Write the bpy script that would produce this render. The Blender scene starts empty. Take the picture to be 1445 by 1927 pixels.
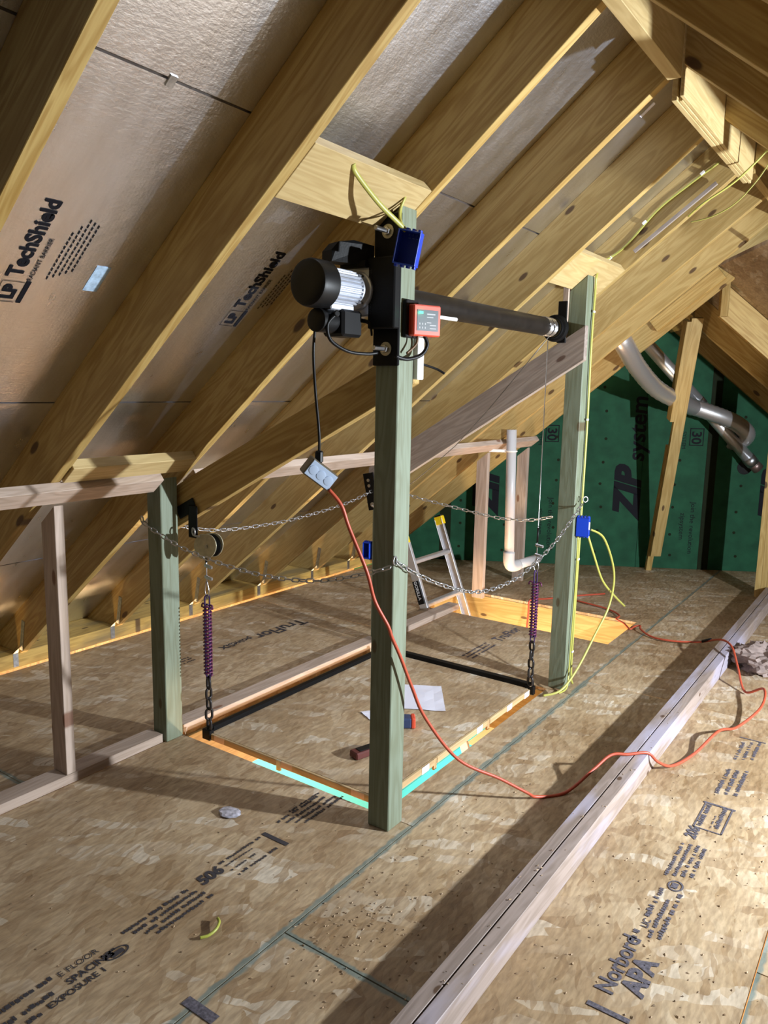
import bpy, bmesh, math, random
from mathutils import Vector as V, Matrix
random.seed(7)
SC = bpy.context.scene
COL = SC.collection

# ------------------------------------------------------------ camera
cam = bpy.data.cameras.new('camera')
cam.sensor_fit = 'VERTICAL'; cam.sensor_height = 36.0; cam.lens = 36.0*1447.0/1927.0
cam.clip_start = .02
camo = bpy.data.objects.new('camera', cam); COL.objects.link(camo)
R_ = (0.818528, 0.574139, 0.019411); D_ = (0.107425, -0.119783, -0.986971); F_ = (-0.564333, 0.809949, -0.159723)
camo.matrix_world = Matrix(((R_[0], -D_[0], -F_[0], 0), (R_[1], -D_[1], -F_[1], 0), (R_[2], -D_[2], -F_[2], 1.56), (0, 0, 0, 1)))
SC.camera = camo

# ------------------------------------------------------------ world, exposure
w = bpy.data.worlds.new('world'); SC.world = w; w.use_nodes = True
w.node_tree.nodes['Background'].inputs[0].default_value = (1.0, .86, .66, 1)
w.node_tree.nodes['Background'].inputs[1].default_value = .02
vs = SC.view_settings
vs.view_transform = 'Standard'; vs.look = 'None'; vs.gamma = 1; vs.use_curve_mapping = False; vs.exposure = 0.0

# ------------------------------------------------------------ lamps
def lamp(name, kind, loc, power, col, size=.1, size_y=None, rot=(0, 0, 0)):
    l = bpy.data.lights.new(name, kind); l.energy = power; l.color = col
    if kind == 'AREA':
        l.size = size
        if size_y: l.shape = 'RECTANGLE'; l.size_y = size_y
    else: l.shadow_soft_size = size
    o = bpy.data.objects.new(name, l); o.location = loc; o.rotation_euler = rot; COL.objects.link(o); return o
lamp('work_light', 'AREA', (1.6, 3.23, 1.25), 260, (.86, .93, 1.0), .07, None, (0, math.radians(80), math.radians(4)))              # cool LED work light right of the plate
lamp('lower_room_light', 'POINT', (-2.4, 4.7, -1.2), 130, (1.0, .66, .40), .15)          # the storey below, seen through the openings
lamp('lower_room_light', 'POINT', (-1.9, 3.6, -1.7), 330, (1.0, .78, .52), .15)
lamp('lower_room_light', 'POINT', (-3.3, 7.3, -1.5), 110, (1.0, .80, .56), .15)  # extra lamp, added to brighten what shows through the platform's right gap
lamp('eave_light', 'AREA', (-3.95, 3.6, -.45), 60, (1.0, .62, .26), .16, 5.0, (math.pi, 0, 0))

# ------------------------------------------------------------ material helpers
MATS = {}
def newmat(name):
    m = bpy.data.materials.new(name); m.use_nodes = True
    nt = m.node_tree; b = nt.nodes['Principled BSDF']; return m, nt, b
def N(nt, t, **k):
    n = nt.nodes.new('ShaderNode'+t)
    for a, v in k.items(): setattr(n, a, v)
    return n
def setin(n, **k):
    for a, v in k.items(): n.inputs[a.replace('_', ' ')].default_value = v
def c4(c): return (c[0], c[1], c[2], 1)
def ramp(nt, stops):
    r = N(nt, 'ValToRGB'); e = r.color_ramp.elements
    while len(e) < len(stops): e.new(.5)
    for i, (p, c) in enumerate(stops): e[i].position = p; e[i].color = c4(c)
    return r
def mixc(nt, fac, a, b, mode='MIX'):
    m = N(nt, 'Mix', data_type='RGBA', blend_type=mode)
    for sock, val in ((m.inputs[0], fac), (m.inputs[6], a), (m.inputs[7], b)):
        if hasattr(val, 'links'): nt.links.new(val, sock)
        elif isinstance(val, (int, float)): sock.default_value = val
        else: sock.default_value = c4(val)
    return m.outputs[2]
def math_(nt, op, a, b=None, clamp=False):
    m = N(nt, 'Math', operation=op, use_clamp=clamp)
    for i, v in enumerate((a, b)):
        if v is None: continue
        if hasattr(v, 'links'): nt.links.new(v, m.inputs[i])
        else: m.inputs[i].default_value = v
    return m.outputs[0]
def objco(nt, scale, rnd=True, rot=(0, 0, 0)):
    tc = N(nt, 'TexCoord'); out = tc.outputs['Object']
    if rnd:
        oi = N(nt, 'ObjectInfo'); vm = N(nt, 'VectorMath', operation='MULTIPLY_ADD')
        cx = N(nt, 'CombineXYZ')
        for i in range(3): nt.links.new(oi.outputs['Random'], cx.inputs[i])
        nt.links.new(cx.outputs[0], vm.inputs[0]); vm.inputs[1].default_value = (37, 53, 71); nt.links.new(out, vm.inputs[2]); out = vm.outputs[0]
    mp = N(nt, 'Mapping'); mp.inputs['Scale'].default_value = scale; mp.inputs['Rotation'].default_value = rot
    nt.links.new(out, mp.inputs[0]); return mp.outputs[0]
def plain(name, col, rough=.5, metal=0.0, emit=None, strength=0, noise=0.0, nscale=30, bump=0.0, spec=.5):
    if name in MATS: return MATS[name]
    m, nt, b = newmat(name); b.inputs['Base Color'].default_value = c4(col)
    b.inputs['Roughness'].default_value = rough; b.inputs['Metallic'].default_value = metal; b.inputs['Specular IOR Level'].default_value = spec
    if emit: b.inputs['Emission Color'].default_value = c4(emit); b.inputs['Emission Strength'].default_value = strength
    if noise or bump:
        n = N(nt, 'TexNoise'); setin(n, Scale=nscale, Detail=4.0); nt.links.new(objco(nt, (1, 1, 1)), n.inputs['Vector'])
        if noise:
            r = ramp(nt, [(.3, [max(0, x*(1-noise)) for x in col]), (.7, [min(1, x*(1+noise)) for x in col])])
            nt.links.new(n.outputs[0], r.inputs[0]); nt.links.new(r.outputs[0], b.inputs['Base Color'])
        if bump:
            bp = N(nt, 'Bump'); setin(bp, Strength=bump, Distance=.004); nt.links.new(n.outputs[0], bp.inputs['Height']); nt.links.new(bp.outputs[0], b.inputs['Normal'])
    MATS[name] = m; return m
ALB = .95
def wood(name, light, dark, knot=(.07, .03, .010), rough=.6, knots=.13, stain=None, stain_amt=.0, grain=1.0):
    """grain runs along the object's local X"""
    if name in MATS: return MATS[name]
    m, nt, b = newmat(name); L = nt.links
    co = objco(nt, (.9, 9*grain, 9*grain))
    n1 = N(nt, 'TexNoise'); setin(n1, Scale=1.4, Detail=3.0, Distortion=.8); L.new(co, n1.inputs['Vector'])
    rings = math_(nt, 'SINE', math_(nt, 'MULTIPLY', n1.outputs[0], 46.0))
    rings = math_(nt, 'MULTIPLY_ADD', rings, .5); rings.node.inputs[2].default_value = .5
    co2 = objco(nt, (3, 120, 120)); n2 = N(nt, 'TexNoise'); setin(n2, Scale=1.0, Detail=3.0); L.new(co2, n2.inputs['Vector'])
    co3 = objco(nt, (1, 1, 1)); n3 = N(nt, 'TexNoise'); setin(n3, Scale=2.2, Detail=2.0); L.new(co3, n3.inputs['Vector'])
    f = math_(nt, 'ADD', math_(nt, 'MULTIPLY', rings, .32), math_(nt, 'MULTIPLY', n2.outputs[0], .5))
    f = math_(nt, 'ADD', f, math_(nt, 'MULTIPLY', n3.outputs[0], .25), True)
    light = [x*ALB for x in light]; dark = [x*ALB*.9 for x in dark]; r = ramp(nt, [(.25, light), (.85, dark)]); L.new(f, r.inputs[0]); col = r.outputs[0]
    oi = N(nt, 'ObjectInfo'); tint = ramp(nt, [(0, (.86, .84, .80)), (1, (1.05, 1.04, 1.0))]); L.new(oi.outputs['Random'], tint.inputs[0])
    col = mixc(nt, 1.0, col, tint.outputs[0], 'MULTIPLY')
    if knots:
        cv = objco(nt, (3.4, 8.5, 0)); vo = N(nt, 'TexVoronoi', voronoi_dimensions='2D'); setin(vo, Scale=1.0, Randomness=1.0); L.new(cv, vo.inputs['Vector'])
        kc = N(nt, 'SeparateColor'); L.new(vo.outputs['Color'], kc.inputs[0]); ksel = math_(nt, 'GREATER_THAN', kc.outputs[0], .72)
        kr = ramp(nt, [(0, (1, 1, 1)), (knots*.75, (.95, .95, .95)), (knots*1.1, (0, 0, 0))]); L.new(vo.outputs['Distance'], kr.inputs[0])
        col = mixc(nt, math_(nt, 'MULTIPLY', math_(nt, 'MULTIPLY', kr.outputs[0], .92), ksel), col, knot)
    if stain:
        ns = N(nt, 'TexNoise'); setin(ns, Scale=3.5, Detail=4.0); L.new(objco(nt, (.5, 2, 2)), ns.inputs['Vector'])
        sr = ramp(nt, [(.48, (0, 0, 0)), (.62, (1, 1, 1))]); L.new(ns.outputs[0], sr.inputs[0])
        col = mixc(nt, math_(nt, 'MULTIPLY', sr.outputs[0], stain_amt), col, stain)
    L.new(col, b.inputs['Base Color']); b.inputs['Roughness'].default_value = rough
    bp = N(nt, 'Bump'); setin(bp, Strength=.25, Distance=.002); L.new(f, bp.inputs['Height']); L.new(bp.outputs[0], b.inputs['Normal'])
    MATS[name] = m; return m
def osb(name, gain=1.0, edge=True, axis=0):
    """oriented strand board: three overlaid layers of strands; UVs hold the distance to the sheet's edges"""
    if name in MATS: return MATS[name]
    m, nt, b = newmat(name); L = nt.links
    col = None; hsum = None
    pal = [[(.38, .26, .14), (.47, .34, .20), (.53, .40, .245)], [(.40, .275, .155), (.51, .38, .235), (.64, .52, .36)], [(.31, .20, .105), (.49, .36, .22), (.80, .735, .62)], [(.34, .225, .12), (.46, .335, .20), (.56, .43, .275)]]
    for i, (rz, sc, thr) in enumerate(((.18, (46, 9, 12), 0), (-.55, (20, 5, 12), .50), (1.05, (22, 6.5, 12), .62), (-.2, (60, 11, 12), .5))):
        co = objco(nt, (1, 1, 1), rot=(0, 0, rz))
        wn = N(nt, 'TexNoise'); setin(wn, Scale=7.0, Detail=2.0); L.new(co, wn.inputs['Vector'])
        va = N(nt, 'VectorMath', operation='MULTIPLY_ADD'); L.new(wn.outputs['Color'], va.inputs[0]); va.inputs[1].default_value = (.10, .10, .10); L.new(co, va.inputs[2])
        mp = N(nt, 'Mapping'); mp.inputs['Scale'].default_value = sc; L.new(va.outputs[0], mp.inputs[0])
        vo = N(nt, 'TexVoronoi'); setin(vo, Scale=1.0); L.new(mp.outputs[0], vo.inputs['Vector'])
        sp = N(nt, 'SeparateColor'); L.new(vo.outputs['Color'], sp.inputs[0])
        rp = ramp(nt, [(0, pal[i][0]), (.3, pal[i][1]), (1, pal[i][2])]); L.new(sp.outputs[0], rp.inputs[0])
        if col is None: col = rp.outputs[0]; hsum = sp.outputs[1]
        else:
            g = math_(nt, 'GREATER_THAN', sp.outputs[2], thr)
            col = mixc(nt, math_(nt, 'MULTIPLY', g, .72), col, rp.outputs[0]); hsum = math_(nt, 'ADD', hsum, math_(nt, 'MULTIPLY', g, sp.outputs[1]))
    fn = N(nt, 'TexNoise'); setin(fn, Scale=1.0, Detail=5.0); L.new(objco(nt, (90, 22, 40)), fn.inputs['Vector'])
    fr = ramp(nt, [(.3, (.72, .70, .68)), (.7, (1.12, 1.12, 1.12))]); L.new(fn.outputs[0], fr.inputs[0]); col = mixc(nt, 1.0, col, fr.outputs[0], 'MULTIPLY')
    ln = N(nt, 'TexNoise'); setin(ln, Scale=1.7, Detail=3.0); L.new(objco(nt, (1, 1, 1)), ln.inputs['Vector'])
    lr = ramp(nt, [(.35, (.74, .68, .60)), (.62, (1.08, 1.08, 1.08))]); L.new(ln.outputs[0], lr.inputs[0]); col = mixc(nt, 1.0, col, lr.outputs[0], 'MULTIPLY')
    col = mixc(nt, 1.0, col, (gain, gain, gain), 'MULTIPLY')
    if edge:
        d = None
        for u in ('low', 'high'):
            um = N(nt, 'UVMap', uv_map=u); sx = N(nt, 'SeparateXYZ'); L.new(um.outputs[0], sx.inputs[0])
            q = math_(nt, 'MINIMUM', sx.outputs[0], sx.outputs[1]); d = q if d is None else math_(nt, 'MINIMUM', d, q)
        en = N(nt, 'TexNoise'); setin(en, Scale=18.0, Detail=3.0); L.new(objco(nt, (1, 1, 1)), en.inputs['Vector'])
        d = math_(nt, 'ADD', d, math_(nt, 'MULTIPLY', en.outputs[0], -.03))
        er = ramp(nt, [(.0, (1, 1, 1)), (.008, (0, 0, 0))]); L.new(math_(nt, 'ADD', d, .006), er.inputs[0])
        col = mixc(nt, math_(nt, 'MULTIPLY', er.outputs[0], .62), col, (.07, .17, .18))
    L.new(col, b.inputs['Base Color']); b.inputs['Roughness'].default_value = .55
    bp = N(nt, 'Bump'); setin(bp, Strength=.22, Distance=.003); L.new(math_(nt, 'ADD', hsum, fn.outputs[0]), bp.inputs['Height']); L.new(bp.outputs[0], b.inputs['Normal'])
    MATS[name] = m; return m
def foil():
    m, nt, b = newmat('radiant_foil'); L = nt.links
    b.inputs['Metallic'].default_value = 1.0
    n = N(nt, 'TexNoise'); setin(n, Scale=5.0, Detail=6.0, Roughness=.65); L.new(objco(nt, (1, 3.2, 1)), n.inputs['Vector'])
    r = ramp(nt, [(.3, (.74, .77, .86)), (.7, (.86, .89, .98))]); L.new(n.outputs[0], r.inputs[0]); L.new(r.outputs[0], b.inputs['Base Color'])
    rr = ramp(nt, [(.3, (.27,)*3), (.7, (.34,)*3)]); L.new(n.outputs[0], rr.inputs[0]); L.new(rr.outputs[0], b.inputs['Roughness'])
    # perforation dots and crinkles as relief
    vo = N(nt, 'TexVoronoi'); setin(vo, Scale=85.0, Randomness=.12); L.new(objco(nt, (1, 1, 1)), vo.inputs['Vector'])
    n2 = N(nt, 'TexNoise'); setin(n2, Scale=60.0, Detail=5.0, Roughness=.7); L.new(objco(nt, (1, .6, 1)), n2.inputs['Vector'])
    b1 = N(nt, 'Bump'); setin(b1, Strength=.14, Distance=.002); L.new(vo.outputs['Distance'], b1.inputs['Height'])
    b2 = N(nt, 'Bump'); setin(b2, Strength=.38, Distance=.004); L.new(n2.outputs[0], b2.inputs['Height']); L.new(b1.outputs[0], b2.inputs['Normal'])
    L.new(b2.outputs[0], b.inputs['Normal']); MATS['foil'] = m; return m

PINE = wood('yellow_pine', (.55, .395, .145), (.38, .22, .05))
PINE2 = wood('pale_pine', (.55, .40, .16), (.42, .27, .08), knots=.10)
PLY = wood('smooth_pine', (.62, .48, .24), (.52, .37, .16), knots=.0)
SPF = wood('pinkish_spruce', (.58, .465, .40), (.44, .335, .265), knot=(.2, .09, .05), knots=.11)
GREY = wood('weathered_spruce', (.40, .34, .31), (.28, .225, .20), knot=(.10, .055, .04), knots=.10)
TREAT = wood('treated_lumber', (.225, .275, .21), (.17, .195, .125), knot=(.10, .075, .035), knots=.09)
EAVEW = wood('stained_plate', (.62, .42, .12), (.42, .26, .06), knots=.08, stain=(.16, .13, .07), stain_amt=.7)
DBL = wood('bluish_plate', (.38, .305, .28), (.27, .21, .18), knots=.06, stain=(.42, .40, .52), stain_amt=.7)
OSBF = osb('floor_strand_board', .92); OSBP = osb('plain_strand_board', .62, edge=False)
OSBD = osb('deck_strand_board', .88, edge=False)
FOIL = foil()
GREEN = plain('green_sheathing', (.014, .080, .038), .7, noise=.22, nscale=9, bump=.15, spec=.2)
TAPE = plain('seam_tape', (.010, .015, .004), .7, noise=.15, spec=.15)
INK = plain('print_ink', (.055, .05, .055), .7, spec=.15)
INKG = plain('worn_print_ink', (.10, .09, .11), .75, noise=.55, nscale=120)
INKB = plain('dark_print_ink', (.010, .010, .014), .7, spec=.12)
BLK = plain('black_powder_coat', (.005, .005, .0055), .5, bump=.1, nscale=150, spec=.18)
BLKP = plain('black_plastic', (.007, .007, .0075), .45, spec=.25)
STEEL = plain('bare_steel', (.55, .55, .57), .3, 1.0, noise=.15)
GALV = plain('galvanised_steel', (.50, .51, .53), .38, 1.0, noise=.25, nscale=60)
ALU = plain('aluminium', (.70, .70, .73), .35, .65, noise=.05)
CAST = plain('cast_aluminium', (.60, .63, .70), .42, .75, noise=.05)
DUCT = plain('duct_foil', (.72, .71, .72), .33, .8)
PVC = plain('white_pvc', (.58, .56, .56), .4)
BLUE = plain('blue_plastic', (.008, .05, .50), .4)
YEL = plain('yellow_jacket', (.42, .41, .09), .4)
YCAP = plain('yellow_plastic', (.85, .60, .01), .45)
ORANGE = plain('orange_jacket', (.46, .075, .035), .45)
RED = plain('red_plastic', (.66, .075, .035), .4)
PURPLE = plain('purple_coat', (.12, .02, .075), .4, .2)
DCHAIN = plain('dark_chain_steel', (.055, .05, .05), .42, .8)
PAPER = plain('white_paper', (.74, .74, .84), .7)
KRAFT = plain('crumpled_paper', (.26, .20, .18), .8, noise=.2)
LABEL = plain('white_label', (.72, .70, .78), .6)
TAN = plain('tan_label', (.72, .50, .36), .6)
GREYBOX = plain('grey_cover', (.40, .50, .66), .45, .3)
LED = plain('green_led', (.02, .8, .3), .4, emit=(.02, .9, .35), strength=3.0)
TEAL = plain('teal_paint', (.09, .62, .78), .6)
WARMW = plain('warm_plywood', (.78, .50, .26), .6, noise=.08, nscale=4)
WHITE = plain('white_paint', (.85, .84, .82), .6)
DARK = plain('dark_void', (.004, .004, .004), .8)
BRASSY = plain('zinc_yellow', (.52, .49, .36), .45, .6, noise=.2)

# ------------------------------------------------------------ object helpers
WM = {}
def tag(o, label=None, cat=None, group=None, kind=None):
    if label: o['label'] = label
    if cat: o['category'] = cat
    if group: o['group'] = group
    if kind: o['kind'] = kind
    return o
def link(o, parent, wm):
    COL.objects.link(o); WM[o.name] = wm.copy()
    if parent:
        o.parent = parent; o.matrix_parent_inverse = Matrix.Identity(4); o.matrix_basis = WM[parent.name].inverted() @ wm
    else: o.matrix_basis = wm
    return o
def empty(name, loc, label=None, cat=None, group=None, kind=None):
    o = bpy.data.objects.new(name, None); o.empty_display_size = .1
    link(o, None, Matrix.Translation(V(loc))); return tag(o, label, cat, group, kind)
def frame(origin, x, zhint):
    x = V(x).normalized(); z = V(zhint).normalized()
    if abs(x.dot(z)) > .995: z = x.orthogonal()
    y = z.cross(x).normalized(); z = x.cross(y)
    m = Matrix((x, y, z)).transposed().to_4x4(); m.translation = V(origin); return m
def from_bm(name, bm, mat, parent=None, wm=None, smooth=False, **t):
    me = bpy.data.meshes.new(name); bmesh.ops.recalc_face_normals(bm, faces=bm.faces); bm.to_mesh(me); bm.free()
    if smooth: me.polygons.foreach_set('use_smooth', [True]*len(me.polygons))
    for m in (mat if isinstance(mat, (list, tuple)) else [mat]): me.materials.append(m)
    o = bpy.data.objects.new(name, me); link(o, parent, wm or Matrix.Identity(4)); return tag(o, **t) if t else o
def add_prism(bm, pts, ext):
    a = [bm.verts.new(p) for p in pts]; b = [bm.verts.new(V(p)+V(ext)) for p in pts]; n = len(pts)
    bm.faces.new(a); bm.faces.new(b[::-1])
    for i in range(n): bm.faces.new((a[i], b[i], b[(i+1) % n], a[(i+1) % n]))
def prism(name, pts, ext, mat, parent=None, grain=None, bevel=.0015, **t):
    """extruded polygon; local X runs along the grain"""
    pts = [V(p) for p in pts]; ext = V(ext)
    g = V(grain) if grain is not None else max(((pts[(i+1) % len(pts)]-pts[i]) for i in range(len(pts))), key=lambda v: v.length)
    c = sum(pts, V())/len(pts)+ext*.5
    wm = frame(c, g, ext); inv = wm.inverted(); r3 = inv.to_3x3()
    bm = bmesh.new(); add_prism(bm, [inv @ p for p in pts], r3 @ ext)
    if bevel: bmesh.ops.bevel(bm, geom=list(bm.edges), offset=bevel, segments=1, affect='EDGES')
    return from_bm(name, bm, mat, parent, wm, **t)
def board(name, a, b, wdir, w, t, mat, parent=None, bevel=.0015, **k):
    """straight board from a to b (axis), section w along wdir by t across"""
    a, b = V(a), V(b); x = (b-a).normalized(); y = (V(wdir)-x*x.dot(V(wdir))).normalized(); z = x.cross(y)
    p = [a-y*w/2-z*t/2, b-y*w/2-z*t/2, b+y*w/2-z*t/2, a+y*w/2-z*t/2]
    return prism(name, p, z*t, mat, parent, b-a, bevel, **k)
def box(name, lo, hi, mat, parent=None, bevel=.0015, grain=None, **k):
    lo, hi = V(lo), V(hi); d = hi-lo
    g = grain or max(((1, 0, 0), d.x), ((0, 1, 0), d.y), ((0, 0, 1), d.z), key=lambda q: q[1])[0]
    return prism(name, [lo, (hi.x, lo.y, lo.z), (hi.x, hi.y, lo.z), (lo.x, hi.y, lo.z)], (0, 0, d.z), mat, parent, g, bevel, **k)
def rbox(name, center, size, x, z, mat, parent=None, bevel=.002, **k):
    """box with its own axes: x and z directions"""
    wm = frame(center, x, z); s = V(size)/2; bm = bmesh.new()
    add_prism(bm, [(-s.x, -s.y, -s.z), (s.x, -s.y, -s.z), (s.x, s.y, -s.z), (-s.x, s.y, -s.z)], (0, 0, 2*s.z))
    if bevel: bmesh.ops.bevel(bm, geom=list(bm.edges), offset=bevel, segments=1, affect='EDGES')
    return from_bm(name, bm, mat, parent, wm, **k)
def smooth_path(pts, n=6):
    P = [V(p) for p in pts]
    if len(P) < 3: return P
    out = []
    for i in range(len(P)-1):
        p0 = P[max(i-1, 0)]; p1 = P[i]; p2 = P[i+1]; p3 = P[min(i+2, len(P)-1)]
        for j in range(n):
            t = j/n; out.append(.5*((2*p1)+(p2-p0)*t+(2*p0-5*p1+4*p2-p3)*t*t+(3*p1-p0-3*p2+p3)*t**3))
    out.append(P[-1]); return out
def add_tube(bm, pts, r, seg=8, closed=False, flat=1.0, rfun=None):
    n = len(pts); tan = []
    for i in range(n):
        a = pts[(i-1) % n] if closed or i else pts[0]; b = pts[(i+1) % n] if closed or i < n-1 else pts[-1]
        tan.append((V(b)-V(a)).normalized())
    u = tan[0].orthogonal().normalized(); rings = []
    for i in range(n):
        u = (u-tan[i]*u.dot(tan[i])).normalized(); v = tan[i].cross(u); rr = rfun(i) if rfun else r
        rings.append([bm.verts.new(V(pts[i])+u*math.cos(2*math.pi*k/seg)*rr+v*math.sin(2*math.pi*k/seg)*rr*flat) for k in range(seg)])
    m = n if closed else n-1
    for i in range(m):
        A, B = rings[i], rings[(i+1) % n]
        for k in range(seg): bm.faces.new((A[k], A[(k+1) % seg], B[(k+1) % seg], B[k]))
    if not closed: bm.faces.new(rings[0][::-1]); bm.faces.new(rings[-1])
def tube(name, pts, r, mat, parent=None, seg=8, sm=6, flat=1.0, rfun=None, **k):
    pts = smooth_path(pts, sm) if sm else [V(p) for p in pts]
    o = V(pts[0]); wm = Matrix.Translation(o); bm = bmesh.new(); add_tube(bm, [V(p)-o for p in pts], r, seg, flat=flat, rfun=rfun)
    return from_bm(name, bm, mat, parent, wm, smooth=True, **k)
def lathe(name, prof, base, axis, mat, parent=None, seg=28, **k):
    """prof: (distance along axis, radius)"""
    ax = V(axis).normalized(); wm = frame(base, ax, ax.orthogonal()); bm = bmesh.new(); rings = []
    for d, r in prof: rings.append([bm.verts.new((d, math.cos(2*math.pi*i/seg)*r, math.sin(2*math.pi*i/seg)*r)) for i in range(seg)])
    for A, B in zip(rings, rings[1:]):
        for i in range(seg): bm.faces.new((A[i], A[(i+1) % seg], B[(i+1) % seg], B[i]))
    bm.faces.new(rings[0][::-1]); bm.faces.new(rings[-1])
    o = from_bm(name, bm, mat, parent, wm, **k)
    me = o.data
    for p in me.polygons: p.use_smooth = len(p.vertices) == 4
    try: me.set_sharp_from_angle(angle=math.radians(35))
    except Exception: pass
    return o
def lettering(name, items, origin, xdir, ydir, mat, parent, lift=.0012):
    """flat print: items are (text, x, y, size, shear, weight) or ('bar', x, y, w, h)"""
    x = V(xdir).normalized(); y = V(ydir).normalized(); z = x.cross(y); wm = Matrix((x, y, z)).transposed().to_4x4(); wm.translation = V(origin)+z*lift
    bm = bmesh.new()
    for it in items:
        if it[0] == 'bar':
            _, bx, by, bw, bh = it; v = [bm.verts.new(p) for p in ((bx, by, 0), (bx+bw, by, 0), (bx+bw, by+bh, 0), (bx, by+bh, 0))]; bm.faces.new(v); continue
        if it[0] == 'ring':
            _, cx, cy, rx, ry, th = it; n = 24
            A = [bm.verts.new((cx+rx*math.cos(6.2832*i/n), cy+ry*math.sin(6.2832*i/n), 0)) for i in range(n)]; B = [bm.verts.new((cx+(rx-th)*math.cos(6.2832*i/n), cy+(ry-th)*math.sin(6.2832*i/n), 0)) for i in range(n)]
            for i in range(n): bm.faces.new((A[i], A[(i+1) % n], B[(i+1) % n], B[i]))
            continue
        s, tx, ty, size, shear, wt = it
        cu = bpy.data.curves.new('t', 'FONT'); cu.body = s; cu.size = size; cu.shear = shear; cu.offset = wt; cu.resolution_u = 3
        o = bpy.data.objects.new('t', cu); COL.objects.link(o); dg = bpy.context.evaluated_depsgraph_get(); me = bpy.data.meshes.new_from_object(o.evaluated_get(dg))
        base = len(bm.verts); bm.from_mesh(me); bm.verts.ensure_lookup_table()
        for v in bm.verts[base:]: v.co.x += tx; v.co.y += ty; v.co.z = 0
        bpy.data.objects.remove(o); bpy.data.curves.remove(cu); bpy.data.meshes.remove(me)
    bmesh.ops.recalc_face_normals(bm, faces=bm.faces)
    me = bpy.data.meshes.new(name); bm.to_mesh(me); bm.free(); me.materials.append(mat)
    o = bpy.data.objects.new(name, me); return link(o, parent, wm)
def smudge(x, y, w, h, rng):
    """a line of print too small to read: short uneven dashes"""
    out = []; p = x
    while p < x+w:
        q = rng.uniform(.006, .013); out.append(('bar', p, y+rng.uniform(0, .18)*h, q, h*rng.uniform(.55, .85))); p += q+(rng.uniform(.010, .018) if rng.random() < .16 else rng.uniform(.0015, .004))
    return out

# ------------------------------------------------------------ roof geometry (left slope): u along the slope, d above the rafter bottoms
SL = .813; HY = math.hypot(1, SL); SD = V((1/HY, 0, SL/HY)); NR = V((-SL/HY, 0, 1/HY)); P0 = V((-.837, 0, 2.59))
def U(u, y, d=0.0): return P0+SD*u+NR*d+V((0, y, 0))
def zroof(x, d=0.0): return 2.59+SL*(x+.837)+d*HY
DEP = .19

# ------------------------------------------------------------ setting: floor
XE = -3.915
floor = empty('floor', (-1.9, 3, 0), kind='structure')
def sheet(x0, y0, x1, y1, painted='', name='floor_panel', mat=OSBF, z=0.0, th=.018, parent=None):
    g = .0022; dz = random.uniform(-.0008, 0); lo = V((x0+g, y0+g, z-th)); hi = V((x1-g, y1-g, z+dz))
    wm = Matrix.Translation(V((x0, y0, z))); bm = bmesh.new(); a = lo-V((x0, y0, z)); b = hi-V((x0, y0, z))
    add_prism(bm, [a, (b.x, a.y, a.z), (b.x, b.y, a.z), (a.x, b.y, a.z)], (0, 0, b.z-a.z))
    L1 = bm.loops.layers.uv.new('low'); L2 = bm.loops.layers.uv.new('high')
    for f in bm.faces:
        for lp in f.loops:
            c = lp.vert.co
            lp[L1].uv = (c.x+(0 if 'l' in painted else 9), c.y+(0 if 'n' in painted else 9)); lp[L2].uv = (b.x-c.x+(0 if 'r' in painted else 9), b.y-c.y+(0 if 'f' in painted else 9))
    return from_bm(name, bm, mat, parent or floor, wm)
X1, X2, X3, X4 = -2.6, -1.36, -.22, .95
fp = {}
fp['a0'] = sheet(XE, -1.2, X1, 1.5, 'f'); fp['a1'] = sheet(XE, 1.5, X1, 3.98, 'n'); fp['a2'] = sheet(XE, 3.98, -2.86, 5.19); sheet(-2.86, 3.98, X1, 4.61); fp['a3'] = sheet(XE, 5.19, X1, 6.75)
fp['b0'] = sheet(X1, -1.2, X2, 2.17, 'r'); fp['b1'] = sheet(-1.498, 2.17, X2, 3.69, 'r'); fp['b2'] = sheet(X1, 3.69, X2, 4.61, 'r'); sheet(-1.485, 4.61, X2, 5.19, 'r'); fp['b3'] = sheet(X1, 5.19, X2, 7.45, 'r')
fp['c0'] = sheet(X2, -.94, X3, 1.49, 'lf'); fp['c1'] = sheet(X2, 1.49, X3, 3.93, 'ln'); fp['c2'] = sheet(X2, 3.93, X3, 6.37); sheet(X2, 6.37, X3, 8.1)
fp['d0'] = sheet(X3, -.3, X4, 2.14, 'l'); fp['d1'] = sheet(X3, 2.14, X4, 4.58, 'l'); sheet(X3, 4.58, X4, 8.7)
sheet(X4, -.3, 2.17, 2.14); sheet(X4, 2.14, 2.17, 4.58); sheet(X4, 4.58, 2.17, 7.0); sheet(X2, -1.2, X3, -.94); sheet(X3, -1.2, 2.17, -.3); sheet(2.17, -1.2, 3.55, 3.0); sheet(2.17, 3.0, 3.55, 7.0)
# rim boards round the two openings
for (a, b) in (((-2.586, 2.17), (-1.498, 2.17)), ((-1.498, 2.17), (-1.498, 3.69)), ((-1.498, 3.69), (-2.586, 3.69)), ((-2.586, 3.69), (-2.586, 2.17)),
               ((-2.86, 5.19), (-1.485, 5.19)), ((-1.485, 4.61), (-1.485, 5.19)), ((-2.86, 4.61), (-2.86, 5.19)), ((-2.86, 4.61), (-1.485, 4.61))):
    dx, dy = b[0]-a[0], b[1]-a[1]; L = math.hypot(dx, dy); nx, ny = dy/L, -dx/L
    cx, cy = ((-2.04, 2.93) if a[1] < 3.8 and b[1] < 3.8 else (-2.17, 4.9))
    if (cx-a[0])*nx+(cy-a[1])*ny > 0: nx, ny = -nx, -ny
    o = .02
    board('rim_board', (a[0]+nx*o, a[1]+ny*o, -.165), (b[0]+nx*o, b[1]+ny*o, -.165), (0, 0, 1), .29, .038, PINE2, floor)

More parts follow.
